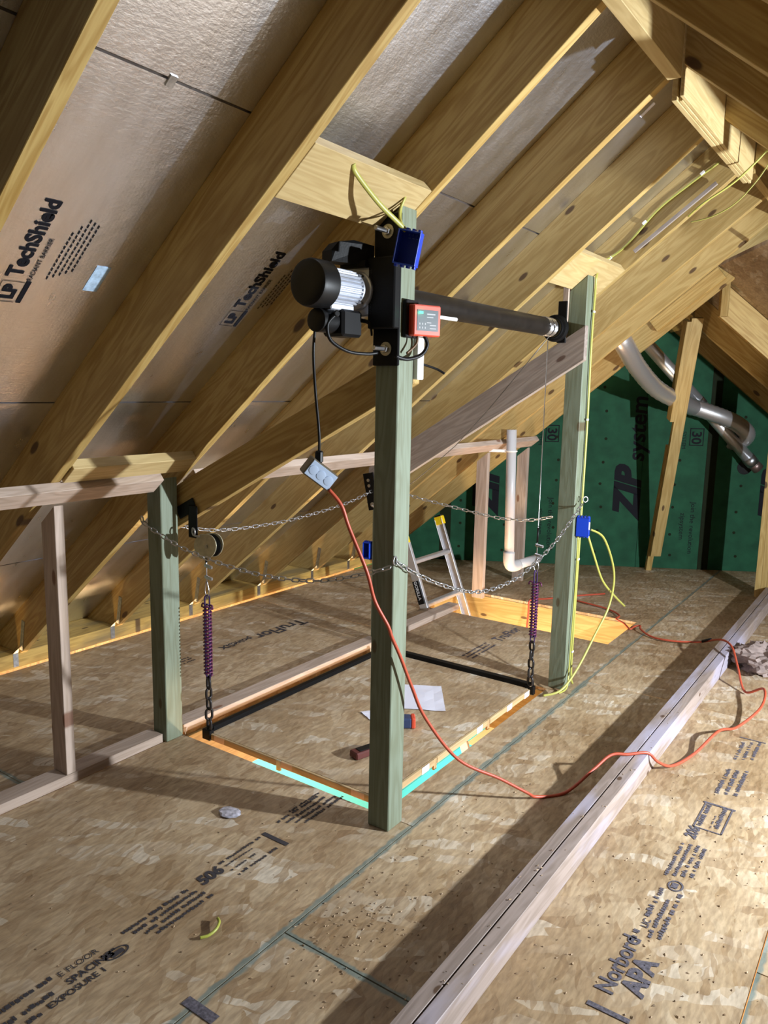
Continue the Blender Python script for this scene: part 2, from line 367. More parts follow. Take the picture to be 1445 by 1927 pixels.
# ink on the floor sheets (reads along +Y, letters up toward -X)
YD = (0, 1, 0); XM = (-1, 0, 0); rng = random.Random(3)
def floor_print(name, items, x, y, parent, mat=INK, xd=YD, yd=XM): return lettering(name, items, (x, y, 0), xd, yd, mat, parent)
it = [('SPACING', .0, .0, .034, 0, .0008), ('24"', .105, 0, .034, 0, .0006), ('EXPOSURE 1', -.075, -.034, .030, 0, .0006), ('E FLOOR', .0, .042, .03, 0, 0),
      ('ring', .145, .0, .036, .02, .005), ('bar', .125, -.01, .04, .018)]
it += smudge(-.16, .05, .14, .02, rng)+smudge(-.17, .0, .13, .022, rng)+smudge(-.17, -.034, .07, .02, rng)
for k in range(4): it += smudge(.20+.02*k, .045-k*.026, .24-.01*k, .017, rng)
floor_print('printed_grade_marks', it, -1.676, 1.01, fp['b0'])
it = [('506', 0, 0, .062, .1, .003)]+smudge(.105, .035, .2, .014, rng)+smudge(.11, .013, .12, .008, rng)+smudge(.105, -.018, .11, .01, rng)+smudge(.105, -.055, .18, .014, rng)
it += [('bar', .312, -.065, .018, .115)]
for k in range(4): it += smudge(.40+.02*k, .05-k*.026, .22, .015, rng)
it += smudge(.48, .065, .16, .012, rng)
floor_print('printed_grade_marks', it, -1.707, 1.495, fp['b0'])
it = [('Norbord', 0, 0, .07, 0, .0015), ('APA', .04, -.066, .080, 0, .004), ('bar', -.065, -.065, .016, .11), ('ring', .57, .035-.05, .03, .024, .006), ('bar', .555, -.022, .03, .02)]
it += smudge(.235, .012, .06, .022, rng)+[('LIC', .315, .0, .03, 0, .0006)]+smudge(.37, .008, .16, .02, rng)+smudge(.29, -.048, .24, .018, rng)+smudge(.28, -.022, .22, .016, rng)
for k in range(4): it += smudge(.61+.012*k, .02-k*.024, .23-.012*k, .016, rng)
it += [('206', .88, .0, .055, .2, .002)]
it += [('bar', .965, .022, .20, .006), ('bar', .965, -.073, .20, .006), ('bar', .965, -.073, .006, .1), ('bar', 1.165, -.08, .012, .115)]+smudge(.985, .0, .17, .022, rng)+smudge(.99, -.03, .10, .006, rng)+smudge(1.0, -.055, .16, .02, rng)
for k in range(3): it += smudge(1.27+.01*k, .0-k*.032, .24, .02, rng)+smudge(1.62+.02*k, .0-k*.03, .2, .018, rng)
it += [('bar', 1.868, -.075, .008, .11)]
floor_print('printed_grade_marks', it, -.512, 1.82, fp['d1'], INKG)
it = [('TruFlor', 0, 0, .14, .1, .003), ('pointSIX', .47, .0, .075, .1, .0015)]
for k in range(3): it += smudge(.95, .04-k*.03, .2, .016, rng)
floor_print('printed_grade_marks', it, -3.33, 3.80, fp['a1'], INK, (0, -1, 0), (1, 0, 0))
floor_print('printed_grade_marks', [('bar', 0, 0, .03, .11)], -1.285, 1.14, fp['c0'], INKG)
it = []
for k in range(3): it += smudge(0, -k*.032, .3, .018, rng)
floor_print('printed_grade_marks', it+[('TruFlor', .38, -.05, .1, .1, .002)], -2.09, 3.85, fp['b2'], INKG)

# doubled plate under the ridge
pl_ = empty('floor_plate', (-.83, 3.5, 0), 'long doubled lumber plate nailed to the floor under the ridge, running to the far studs', 'lumber')
prism('plate_board', [(-.877, .4, 0), (-.835, .4, 0), (-.835, .4, .091), (-.877, .4, .091)], (0, 6.05, 0), DBL, pl_, (0, 1, 0))
prism('plate_board', [(-.830, .4, 0), (-.787, .4, 0), (-.787, .4, .093), (-.830, .4, .093)], (0, 6.05, 0), DBL, pl_, (0, 1, 0))

# ------------------------------------------------------------ ceiling: foil sheathing on the left slope
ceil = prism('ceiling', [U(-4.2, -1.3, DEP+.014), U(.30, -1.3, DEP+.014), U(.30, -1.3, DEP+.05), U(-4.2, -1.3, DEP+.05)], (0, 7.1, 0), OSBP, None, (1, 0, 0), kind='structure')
seams = [-4.2, -3.22, -1.984, -.749, .30]
fpan = {}
yj = {0: [-1.3, 1.1, 3.6, 5.8], 1: [-1.3, .32, 2.81, 5.3, 5.8], 2: [-1.3, 1.57, 4.06, 5.8], 3: [-1.3, .32, 2.81, 5.3, 5.8]}
for i in range(4):
    for j in range(len(yj[i])-1):
        g = .0035; u0, u1, y0, y1 = seams[i]+g, seams[i+1]-g, yj[i][j]+.001, yj[i][j+1]-.001
        c = U(u0, y0, DEP); wm = frame(c, SD, NR); bm = bmesh.new(); a = u1-u0; b = y1-y0
        add_prism(bm, [(0, 0, 0), (a, 0, 0), (a, b, 0), (0, b, 0)], (0, 0, .012))
        fpan[(i, j)] = from_bm('foil_panel', bm, FOIL, ceil, wm)
def foil_print(u, y, s, parent, seed):
    r = random.Random(seed)
    it = [('TechShield', .085*s, 0, .062*s, 0, .0022*s), ('RADIANT BARRIER', .075*s, -.034*s, .019*s, 0, .0002), ('LP', .0, -.008*s, .052*s, 0, .003*s),
          ('bar', -.012*s, -.038*s, .085*s, .014*s), ('bar', -.012*s, .042*s, .078*s, .002), ('bar', .066*s, -.02*s, .002, .062*s), ('bar', -.012*s, -.018*s, .002, .06*s)]
    for k in range(5): it += [('bar', .09*s+.01*k*s+q, -(.075+.015*k)*s, .012*s, .004*s) for q in [z*.0165*s for z in range(13-abs(k-2))]]
    lettering('printed_lettering', it, U(u, y, DEP-.0005), SD, (0, -1, 0), INKB, parent)
foil_print(-1.51, 1.205, 1.0, fpan[(2, 0)], 1); foil_print(-1.515, 2.045, 1.0, fpan[(2, 1)], 2)
rbox('paper_tag', U(-1.393, 1.426, DEP-.001), (.10, .047, .0008), SD, NR, plain('blue_tag', (.40, .55, .72), .6, noise=.3, nscale=60), fpan[(2, 0)], 0)
rbox('paper_tag', U(-.107, 3.268, DEP-.001), (.068, .022, .0008), SD, NR, LABEL, fpan[(3, 2)], 0)
rbox('panel_clip', U(-.752, 1.30, DEP-.002), (.03, .022, .004), SD, NR, GALV, ceil, .0005)

# right slope above the camera (left one mirrored, cut short to admit lamp light)
NR2 = V((SL/HY, 0, 1/HY)); SD2 = V((1/HY, 0, -SL/HY)); Q0 = V((-.755, 0, 2.60))
def U2(u, y, d=0.0): return Q0+SD2*u+NR2*d+V((0, y, 0))
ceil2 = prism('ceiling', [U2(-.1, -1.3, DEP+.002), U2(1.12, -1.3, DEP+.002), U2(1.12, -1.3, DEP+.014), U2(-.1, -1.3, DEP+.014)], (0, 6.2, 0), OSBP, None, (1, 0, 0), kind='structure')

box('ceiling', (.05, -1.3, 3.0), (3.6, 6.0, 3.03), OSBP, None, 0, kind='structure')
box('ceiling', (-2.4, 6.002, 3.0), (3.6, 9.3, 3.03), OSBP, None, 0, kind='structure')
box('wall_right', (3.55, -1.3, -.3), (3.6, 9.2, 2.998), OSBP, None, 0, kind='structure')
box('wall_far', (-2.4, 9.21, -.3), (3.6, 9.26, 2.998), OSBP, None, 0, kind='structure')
sheet(.95, 7.0, 3.55, 9.2)

# ------------------------------------------------------------ rafters
RY = [.92, 1.56, 2.17, 2.785, 3.40, 4.05, 4.66, 5.14, 5.71]
rl = ['dark roof rafter in the top left corner, nearest of the left slope', 'second rafter from the top left corner, left of the pale blocking board',
      'roof rafter ending its lit underside at the top of the hoist post', 'roof rafter just behind the hoist post, its tail left of the left post', 'roof rafter on the near side of the right post top',
      'thin looking roof rafter touching the top of the right post on its far side', 'tan roof rafter behind the right post, first of the stacked far ones', 'tan roof rafter second from the last before the green wall', 'last tan roof rafter, its lower edge cutting across the green wall']
rafters = []
for i, y in enumerate(RY):
    top = -.802
    ub = (top+.837)*HY; 
    SEAT = [V((-4.25, y, .31)), V((-4.25, y, .0885)), V((-3.9135, y, .0885))]
    p = SEAT+[U(ub, y), V((top, y, zroof(top, DEP))), U(-4.0, y, DEP)]
    if i == 8: p = SEAT+[U(.9, y), U(.9, y, DEP), U(-4.0, y, DEP)]
    if i == 7: p = SEAT+[U(.55, y), U(.55, y, DEP), U(-4.0, y, DEP)]
    rafters.append(prism('roof_rafter', p, (0, .039, 0), PINE if i < 4 else PINE2 if i < 6 else PINE2, None, SD, label=rl[i], cat='rafter', group='rafters of the left roof slope'))
for i, (y, t) in enumerate(((.30, 'near rafter of the right slope above the camera'), (.92, 'rafter of the right slope above the top edge of the photo'), (1.54, 'second dark rafter of the right slope, high in the corner'), (2.10, 'dark rafter crossing the very top right corner above the ridge beam'), (2.71, 'dark rafter with a vertical end on the ridge beam, lower right of the corner one'), (3.31, 'yellow rafter with a black knot on the right side of the ridge beam'), (3.95, 'short looking yellow rafter at the far end of the ridge beam'))):
    prism('roof_rafter', [U2(0, y), U2(1.10, y), U2(1.10, y, DEP), V((-.755, y, 2.60+DEP*HY))], (0, .039, 0), PINE, None, SD2, label=t, cat='rafter', group='rafters of the right roof slope')  # lower ends stop short so the lamp reaches the ridge beam

# ridge beam with its stepped scabs
rb = empty('ridge_beam', (-.78, 1.3, 2.56), 'yellow ridge beam with a stepped joint where doubled boards begin', 'beam')
box('beam_board', (-.801, -1.3, 2.555), (-.757, 2.70, 2.83), PLY, rb)
box('beam_board', (-.801, 2.76, 2.51), (-.783, 3.96, 2.80), PLY, rb)
box('beam_board', (-.782, 2.78, 2.512), (-.770, 3.98, 2.80), PLY, rb)
box('beam_board', (-.769, 2.74, 2.514), (-.756, 3.93, 2.80), PLY, rb)
box('beam_board', (-.80, 3.99, 2.56), (-.76, 5.6, 2.83), PINE2, rb)

# blocking nailed flush between rafters
def blocking(u0, u1, y0, y1, label, d0=0.0, d1=.039):
    prism('blocking_board', [U(u0, y0, d0), U(u1, y0, d0), U(u1, y0, d1), U(u0, y0, d1)], (0, y1-y0, 0), PLY, None, (0, 1, 0), label=label, cat='lumber')
blocking(-.845, -.662, RY[1]+.041, RY[2]-.002, 'pale blocking board between two rafters above the hoist post')
blocking(-.85, -.655, RY[4]+.041, RY[5]-.002, 'pale blocking board between two rafters above the right post')
blocking(-2.196, -2.105, RY[1]+.041, RY[2]-.002, 'short blocking board above the near knee wall top plate, left of the left post', -.012, .03)

# eave plate and ties
box('eave_plate', (-4.255, -1.2, .004), (-3.932, 5.76, .088), EAVEW, None, label='yellow stained lumber plate along the eave under the rafter ends', cat='lumber')  # hidden back part widened to block light leaking up behind the plate
eb = box('wall_left', (-4.34, -1.3, -.3), (-4.26, 6.4, .55), OSBP, None, 0, kind='structure')
tl = ['metal rafter tie on the eave plate at the left edge, nearest one', 'metal rafter tie on the eave plate between the knee wall stud and the left post', 'metal rafter tie on the eave plate left of the near hanging spring', 'metal rafter tie on the eave plate, fourth along, under the sagging chain', 'metal rafter tie on the eave plate left of the falling orange cord', 'small metal rafter tie on the eave plate behind the orange cord']
for i, y in enumerate(RY[2:8]):
    t = empty('rafter_tie', (-3.925, y-.012, .0), tl[i], 'metal strap', 'rafter ties along the eave')
    z0 = zroof(-3.86)+.06
    board('tie_strap', (-3.9305, y-.018, .012), (-3.9305, y-.018, .092), (0, 1, 0), .030, .0016, GALV, t, .0004)
    board('tie_strap', (-3.90, y-.0022, .11), (-3.865, y-.0022, z0+.09), (1, 0, 0), .030, .0016, GALV, t, .0004)
    prism('tie_strap', [(-3.931, y-.033, .09), (-3.931, y-.003, .09), (-3.89, y-.0025, .14)], (.0016, 0, 0), GALV, t, None, 0)

# ------------------------------------------------------------ gable wall, turned from the ridge
GA = V((-3.672, 5.954, 0)); GE = V((.87131, .49073, 0)); GN = V((.49073, -.87131, 0))
def G(s, z, d=0.0): return GA+GE*s+GN*d+V((0, 0, z))
gw = prism('wall_back', [G(-.75, -.3, -.015), G(5.4, -.3, -.015), G(5.4, 1.2, -.015), G(2.05, 2.75, -.015), G(-.75, 1.75, -.015)], GN*-.05, GREEN, None, GE, 0, kind='structure')
edges = [-.7, .18, 1.90, 2.48, 3.73, 4.95]
gp = []
ps = [-.72, .18, 1.40+.5, 2.48, 3.73, 4.95]
for a, b in zip(ps, ps[1:]):
    zt = lambda s: 2.62-.80*abs(s-2.05)*(.55 if s < 2.05 else .55)
    q = [G(a+.0015, .001, -.014), G(b-.0015, .001, -.014)]
    if a < 2.05 < b: q += [G(b-.0015, zt(b), -.014), G(2.05, zt(2.05), -.014), G(a+.0015, zt(a), -.014)]
    else: q += [G(b-.0015, zt(b), -.014), G(a+.0015, zt(a), -.014)]
    gp.append(prism('green_panel', q, GN*.014, GREEN, gw, GE, 0))
def tapestrip(s0, s1, z0, z1, s0b=None, s1b=None):
    s0b = s0 if s0b is None else s0b; s1b = s1 if s1b is None else s1b
    prism('seam_tape', [G(s0b, z0, .0005), G(s1b, z0, .0005), G(s1, z1, .0005), G(s0, z1, .0005)], GN*.0012, TAPE, gw, GE, 0)
tapestrip(2.44, 2.53, .002, 2.2); tapestrip(.125, .225, .002, 1.8)
UPZ = (0, 0, 1); DNZ = (0, 0, -1)
def wall_print(items, s, z, xd, yd, par, mat=INKB): lettering('printed_lettering', items, G(s, z, .0006), xd, yd, mat, par, .0008)
zp = [('ZIP', 0, 0, .30, .28, .017), ('system', .50, -.02, .205, .12, .004)]
wall_print(zp, 1.885, .455, UPZ, tuple(-GE), gp[1]); wall_print(zp, .635, .455, UPZ, tuple(-GE), gp[1]); wall_print(zp, 3.14, .455, UPZ, tuple(-GE), gp[3])
for k, s in enumerate((1.04, 2.285)):
    par = gp[1] if k == 0 else gp[2]
    wall_print([('30', .025, .02, .115, 0, .003), ('bar', 0, 0, .15, .008), ('bar', 0, .112, .15, .008), ('bar', 0, 0, .008, .12), ('bar', .145, 0, .008, .12), ('SYSTEM', .03, -.06, .045, 0, 0)], s, 1.262, DNZ, tuple(GE), par)
    wall_print([('Join the revolution', 0, .0, .062, 0, 0), ('zipsystem', .10, -.085, .062, 0, 0)], s+.06, .61, DNZ, tuple(GE), par)
# nail heads on the sheathing
bm = bmesh.new(); rn = random.Random(5)
for s in (.3, .72, 1.15, 1.55, 2.2, 2.75):
    for k in range(8):
        c = G(s+rn.uniform(-.02, .02), .12+k*.21+rn.uniform(-.02, .02), .0005); v = [bm.verts.new(c+GE*.014*math.cos(a)+V((0, 0, .014*math.sin(a)))) for a in (0, 1.05, 2.1, 3.14, 4.19, 5.24)]; f = bm.faces.new(v); r = bmesh.ops.extrude_face_region(bm, geom=[f]); [setattr(x, 'co', x.co+GN*.0012) for x in r['geom'] if isinstance(x, bmesh.types.BMVert)]
o = from_bm('nail_heads', bm, TAPE, gw); o['kind'] = 'stuff'
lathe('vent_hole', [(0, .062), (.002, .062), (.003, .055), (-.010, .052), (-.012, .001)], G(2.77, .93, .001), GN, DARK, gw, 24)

# roof of the turned wing: rafters parallel to the gable wall
ws = -.811
def Wp(s, d, h=0.0): return G(s, 1.90+ws*(s-2.304)+h*math.hypot(1, ws), d)
wl = ['orange tan rafter lying against the green wall on its right slope', 'second tan rafter from the green wall on the far right slope', 'third tan rafter from the green wall, under the strand board patch']
for i, d in enumerate((.005, .61, 1.21)):
    prism('wing_rafter', [Wp(2.06, d), Wp(4.3, d), Wp(4.3, d, DEP), Wp(2.06, d, DEP)], GN*.039, PINE, None, GE+V((0, 0, ws)), label=wl[i], cat='rafter', group='rafters of the far right slope')
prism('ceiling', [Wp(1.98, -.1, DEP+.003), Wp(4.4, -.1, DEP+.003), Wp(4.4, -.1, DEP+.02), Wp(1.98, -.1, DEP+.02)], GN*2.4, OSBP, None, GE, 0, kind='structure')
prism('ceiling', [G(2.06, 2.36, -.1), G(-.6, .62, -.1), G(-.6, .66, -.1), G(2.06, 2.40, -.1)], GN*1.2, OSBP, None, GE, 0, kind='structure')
prism('wing_ridge_board', [Wp(2.02, 0, -.02), Wp(2.058, 0, -.02), Wp(2.058, 0, .2), Wp(2.02, 0, .2)], GN*.30, PINE2, None, GN, label='short ridge board of the far wing above the slanted brace', cat='lumber')

# ------------------------------------------------------------ posts
pc = .0895
def post(x, y, slope, label, mat=TREAT):
    z = [zroof(x), zroof(x+pc)] if slope else [slope, slope]
    return prism('post', [(x, y, 0), (x+pc, y, 0), (x+pc, y, zroof(x+pc)-.001), (x, y, zroof(x)-.001)], (0, pc, 0), mat, None, (0, 0, 1), .003, label=label, cat='post', group='treated posts of the lift')
post(-1.498, 2.085, 1, 'tall treated post in the middle carrying the electric hoist')
post(-1.503, 3.72, 1, 'right treated post with the yellow cable stapled up its side')
post(-2.672, 2.072, 1, 'left treated post at the end of the near knee wall')
post(-2.676, 3.72, 1, 'treated post almost hidden behind the middle hoist post')
# sloping braces
prism('brace_board', [(-2.66, 2.178, .918), (-1.41, 2.178, 1.575), (-1.41, 2.178, 1.71), (-1.41, 2.178, 1.71), (-2.50, 2.178, 1.182), (-2.66, 2.178, 1.10)][:3]+[(-2.50, 2.178, 1.182), (-2.66, 2.178, 1.10)], (0, .039, 0), PINE, None, (1, 0, .5), label='dark wide sloping board from the left post up behind the hoist post', cat='lumber')
prism('brace_board', [(-2.68, 3.679, .90), (-1.397, 3.679, 1.712), (-1.397, 3.679, 1.877), (-2.68, 3.679, 1.09)], (0, .039, 0), GREY, None, (1, 0, .62), label='grey weathered sloping board nailed to the front of the right post', cat='lumber')
board('packing_strip', (-1.518, 3.722, 1.80), (-1.518, 3.722, 2.16), (0, 1, 0), .03, .028, SPF, None, label='pale strip beside the right post behind the drum bearing', cat='lumber')

# ------------------------------------------------------------ knee walls
def tilted_plate(name, y0, y1, parent, mat=SPF, u0=-2.292, u1=-2.203, d0=-.0395, d1=-.0005):
    return prism(name, [U(u0, y0, d0), U(u1, y0, d0), U(u1, y0, d1), U(u0, y0, d1)], (0, y1-y0, 0), mat, parent, (0, 1, 0))
kw = empty('knee_wall', (-2.645, 1.0, 0), 'near knee wall frame of pinkish studs left of the left post', 'wall frame')
tilted_plate('top_plate', -.6, 2.045, kw)
box('bottom_plate', (-2.688, -.6, 0), (-2.598, 2.062, .039), SPF, kw)
for y in (1.60, .99, .37):
    prism('stud', [(-2.688, y, .04), (-2.599, y, .04), (-2.599, y, zroof(-2.599)-.052), (-2.688, y, zroof(-2.688)-.052)], (0, .039, 0), SPF, kw, (0, 0, 1))
kf = empty('knee_wall', (-2.645, 5.4, 0), 'far knee wall frame of orange lit studs in front of the green wall', 'wall frame')
tilted_plate('top_plate', 2.22, 5.78, kf)
for y in (5.045, 5.735):
    prism('stud', [(-2.688, y, .001), (-2.599, y, .001), (-2.599, y, zroof(-2.599)-.052), (-2.688, y, zroof(-2.688)-.052)], (0, .039, 0), SPF, kf, (0, 0, 1))
box('floor_lumber', (-2.688, 2.175, .0), (-2.598, 3.715, .039), SPF, None, label='pinkish lumber on the floor along the left edge of the lift platform', cat='lumber')
box('floor_lumber', (-2.690, 3.93, .0), (-2.602, 4.70, .039), SPF, None, label='short lumber on the floor in front of the ladder, past the hidden post', cat='lumber')

# far studs at the end of the doubled plate
fs = empty('stud_post', (-.88, 6.5, 0), 'bundled studs standing at the right edge on the far end of the floor plate', 'post')
for k in range(3): box('stud', (-.958+.0405*k, 6.46, 0), (-.918+.0405*k, 6.555, 1.60), PINE2, fs)
# slanted brace
sb = empty('slanted_brace', (-1.70, 6.5, 0), 'slanted doubled brace standing in front of the green wall', 'lumber')
A_, B_ = V((-1.848, 6.835, .0)), V((-1.494, 6.217, 2.125))
dv = (B_-A_).normalized(); sd_ = V((.82, .57, 0)); bk = V((-.57, .82, 0))
board('brace_board', A_+dv*.16, B_, sd_, .089, .039, PINE2, sb)
board('brace_board', A_-sd_*.025+bk*.042, A_+dv*1.2-sd_*.025+bk*.042, sd_, .05, .039, PINE, sb)
board('brace_board', A_+dv*1.42-sd_*.062+bk*.02, B_-dv*.02-sd_*.062+bk*.02, bk, .089, .034, PINE2, sb)
# block nailed on the last rafter and a hanging stick
board('nailed_block', (-1.655, 5.688, 2.025), (-1.23, 5.688, 2.37), NR, .09, .04, PINE, None, label='short reddish board nailed low on the face of the last tan rafter', cat='lumber')
box('hanging_stick', (-1.245, 5.80, 2.09), (-1.20, 5.84, 2.33), PINE2, None, label='small upright stick hanging below the last rafter at the right', cat='lumber')

# ------------------------------------------------------------ lift platform
lp = empty('lift_platform', (-2.0, 2.9, 0), 'square strand board lift platform with black steel edges hanging in the floor opening', 'platform')
px0, px1, py0, py1 = -2.475, -1.53, 2.20, 3.58
sheet(px0+.012, py0+.012, px1-.012, py1-.012, '', 'deck', OSBD, .030, .014, lp)
TRIM = wood('platform_trim', (.62, .46, .26), (.48, .33, .16), knots=0)
for a, b in ((px0+.02, px0+.42), (px0+.445, px1-.005)):
    board('edge_trim', (a, py0+.006, .016), (b, py0+.006, .016), (0, 0, 1), .028, .012, TRIM, lp)
for a, b in ((py0+.015, py0+.40), (py0+.425, py0+.88), (py0+.905, py1-.03)):
    board('edge_trim', (px1-.006, a, .016), (px1-.006, b, .016), (0, 0, 1), .028, .012, TRIM, lp)
board('steel_edge', (px0+.006, py0+.03, .030), (px0+.006, py1, .030), (0, 0, 1), .044, .026, BLK, lp)
board('steel_edge', (px0, py1, .031), (px1, py1, .031), (0, 0, 1), .046, .034, BLK, lp)
for (cx, cy) in ((px0+.012, py0+.004), (px1-.004, py1-.012), (px1-.01, py0+.01), (px0+.01, py1-.01)):
    c = box('corner_bracket', (cx-.028, cy-.012, .0), (cx+.02, cy+.014, .046), BLK, lp)
    box('lifting_lug', (cx-.006, cy-.004, .044), (cx+.008, cy+.022, .064), BLK, lp)
for a in (px0+.055, px0+.45, px1-.13): rbox('paper_label', (a+.03, py0-.0008, .017), (.062, .0008, .027), (1, 0, 0), (0, 0, 1), TAN, lp, 0)
for b in (py0+.33, py0+.80, py1-.27, py1-.07): rbox('paper_label', (px1+.0008, b, .016), (.055, .0008, .030), (0, 1, 0), (0, 0, 1), LABEL, lp, 0)
for b in (py0+.4125, py0+.8925): box('steel_tab', (px1-.012, b-.011, -.02), (px1-.002, b+.011, .030), TRIM, lp, .0005)
box('steel_tab', (px0+.422, py0, -.015), (px0+.443, py0+.010, .030), BRASSY, lp, .0005)

# paper and small things on the deck
bm = bmesh.new(); q = [(-2.06, 2.93, 0), (-1.745, 3.02, 0), (-1.93, 3.29, 0), (-2.15, 3.20, 0)]
def sheetpaper(name, q, label):
    c = sum((V(p) for p in q), V())/4; bm = bmesh.new(); n = 6; g = []
    for i in range(n+1):
        for j in range(n+1):
            a = V(q[0]).lerp(V(q[1]), i/n); b = V(q[3]).lerp(V(q[2]), i/n); p = a.lerp(b, j/n)-c; p.z = .0015+.004*(math.sin(i*1.3)*math.cos(j*.9))**2; g.append(bm.verts.new(p))
    for i in range(n):
        for j in range(n): bm.faces.new((g[i*(n+1)+j], g[(i+1)*(n+1)+j], g[(i+1)*(n+1)+j+1], g[i*(n+1)+j+1]))
    return from_bm(name, bm, PAPER, None, Matrix.Translation(c+V((0, 0, .031))), label=label, cat='paper')
sheetpaper('paper_sheet', [(-2.0, 2.90, 0), (-1.735, 3.04, 0), (-1.915, 3.30, 0), (-2.14, 3.17, 0)], 'white paper sheet lying on the platform right of the hoist post')
sheetpaper('paper_sheet', [(-2.06, 2.79, 0), (-1.96, 2.74, 0), (-1.86, 2.86, 0), (-1.96, 2.93, 0)], 'white paper corner sticking out left of the hoist post')
tm = empty('tape_measure', (-1.80, 2.80, .031), 'small blue tape measure with a red back beside the paper', 'tool')
rbox('body', (-1.800, 2.79, .056), (.05, .06, .048), (.8, .6, 0), (0, 0, 1), plain('navy_plastic', (.03, .05, .12), .4), tm, .006)
rbox('grip', (-1.775, 2.812, .056), (.02, .062, .05), (.8, .6, 0), (0, 0, 1), RED, tm, .005)
rm = empty('hand_control', (-1.80, 2.47, .031), 'dark red hand control lying on the platform behind the hoist post', 'control')
rbox('body', (-1.785, 2.46, .046), (.13, .055, .03), (.3, 1, 0), (0, 0, 1), plain('maroon_plastic', (.10, .02, .015), .5), rm, .005)
rbox('button_pad', (-1.785, 2.46, .0625), (.08, .035, .003), (.3, 1, 0), (0, 0, 1), BLKP, rm, .001)

# ------------------------------------------------------------ chains
def link_mesh(L, Wd, r, mat, name):
    pts = []; R = Wd/2-r; h = L/2-r-R
    for k in range(7): a = -math.pi/2+math.pi*k/6; pts.append(V((h+R*math.cos(a), R*math.sin(a), 0)))
    for k in range(7): a = math.pi/2+math.pi*k/6; pts.append(V((-h+R*math.cos(a), R*math.sin(a), 0)))
    bm = bmesh.new(); add_tube(bm, pts, r, 6, True); me = bpy.data.meshes.new(name); bmesh.ops.recalc_face_normals(bm, faces=bm.faces); bm.to_mesh(me); bm.free()
    me.polygons.foreach_set('use_smooth', [True]*len(me.polygons)); me.materials.append(mat); return me
ZLINK = link_mesh(.042, .019, .0026, GALV, 'chain_link'); HLINK = link_mesh(.062, .040, .0062, DCHAIN, 'chain_link')
def resample(pts, step):
    P = smooth_path(pts, 24); out = [P[0]]; acc = 0
    for a, b in zip(P, P[1:]):
        L = (b-a).length; t = 0
        while acc+(L-t) >= step: t += step-acc; out.append(a.lerp(b, t/L)); acc = 0
        acc += L-t
    return out
def chain(root, pts, me, pitch, roll=0.6):
    P = resample(pts, pitch)
    for i, (a, b) in enumerate(zip(P, P[1:])):
        x = (b-a).normalized(); up = V((0, 0, 1)) if abs(x.z) < .9 else V((1, 0, 0)); s = x.cross(up).normalized(); t = s.cross(x)
        ang = roll+(math.pi/2 if i % 2 else 0)+.22*math.sin(i*1.7); z = s*math.cos(ang)+t*math.sin(ang)
        o = bpy.data.objects.new('chain_link', me); link(o, root, frame((a+b)/2, x, z))
def eye(root, c, axis, r=.014, w=.003, name='eye_bolt'):
    ax = V(axis).normalized(); u = ax.orthogonal().normalized(); v = ax.cross(u); bm = bmesh.new()
    add_tube(bm, [u*r*math.cos(6.2832*k/14)+v*r*math.sin(6.2832*k/14) for k in range(14)], w, 6, True); from_bm(name, bm, GALV, root, Matrix.Translation(V(c)), True)
def safety(label, pts, e=()):
    r = empty('safety_chain', pts[0], label, 'chain', 'safety chains between the posts'); chain(r, pts, ZLINK, .0335)
    for c, ax in e: eye(r, c, ax)
safety('zinc safety chain sagging from the left post to the hoist post', [(-2.688, 2.06, .975), (-2.60, 2.055, .945), (-2.40, 2.05, .893), (-2.15, 2.05, .862), (-1.92, 2.05, .856), (-1.7, 2.055, .878), (-1.50, 2.065, .935), (-1.405, 2.07, .972)], (((-2.692, 2.06, .985), (.3, 1, 0)),))
safety('zinc safety chain sagging from the hoist post to the right post', [(-1.398, 2.085, .985), (-1.395, 2.2, .925), (-1.39, 2.4, .84), (-1.39, 2.65, .765), (-1.39, 2.9, .745), (-1.39, 3.15, .77), (-1.385, 3.45, .86), (-1.38, 3.75, 1.005)], (((-1.376, 3.765, 1.018), (.8, -.6, 0)), ((-1.402, 2.082, .99), (1, .2, 0))))
safety('zinc safety chain along the left side from the left post to the hidden post', [(-2.62, 2.17, .955), (-2.61, 2.4, .90), (-2.60, 2.7, .884), (-2.61, 3.0, .885), (-2.62, 3.4, .915), (-2.64, 3.715, .965)])
safety('thin far safety chain from the hidden post to the right post, before the green wall', [(-2.585, 3.715, .985), (-2.378, 3.715, .94), (-2.06, 3.715, .90), (-1.83, 3.71, .878), (-1.65, 3.71, .888), (-1.505, 3.71, .925)])

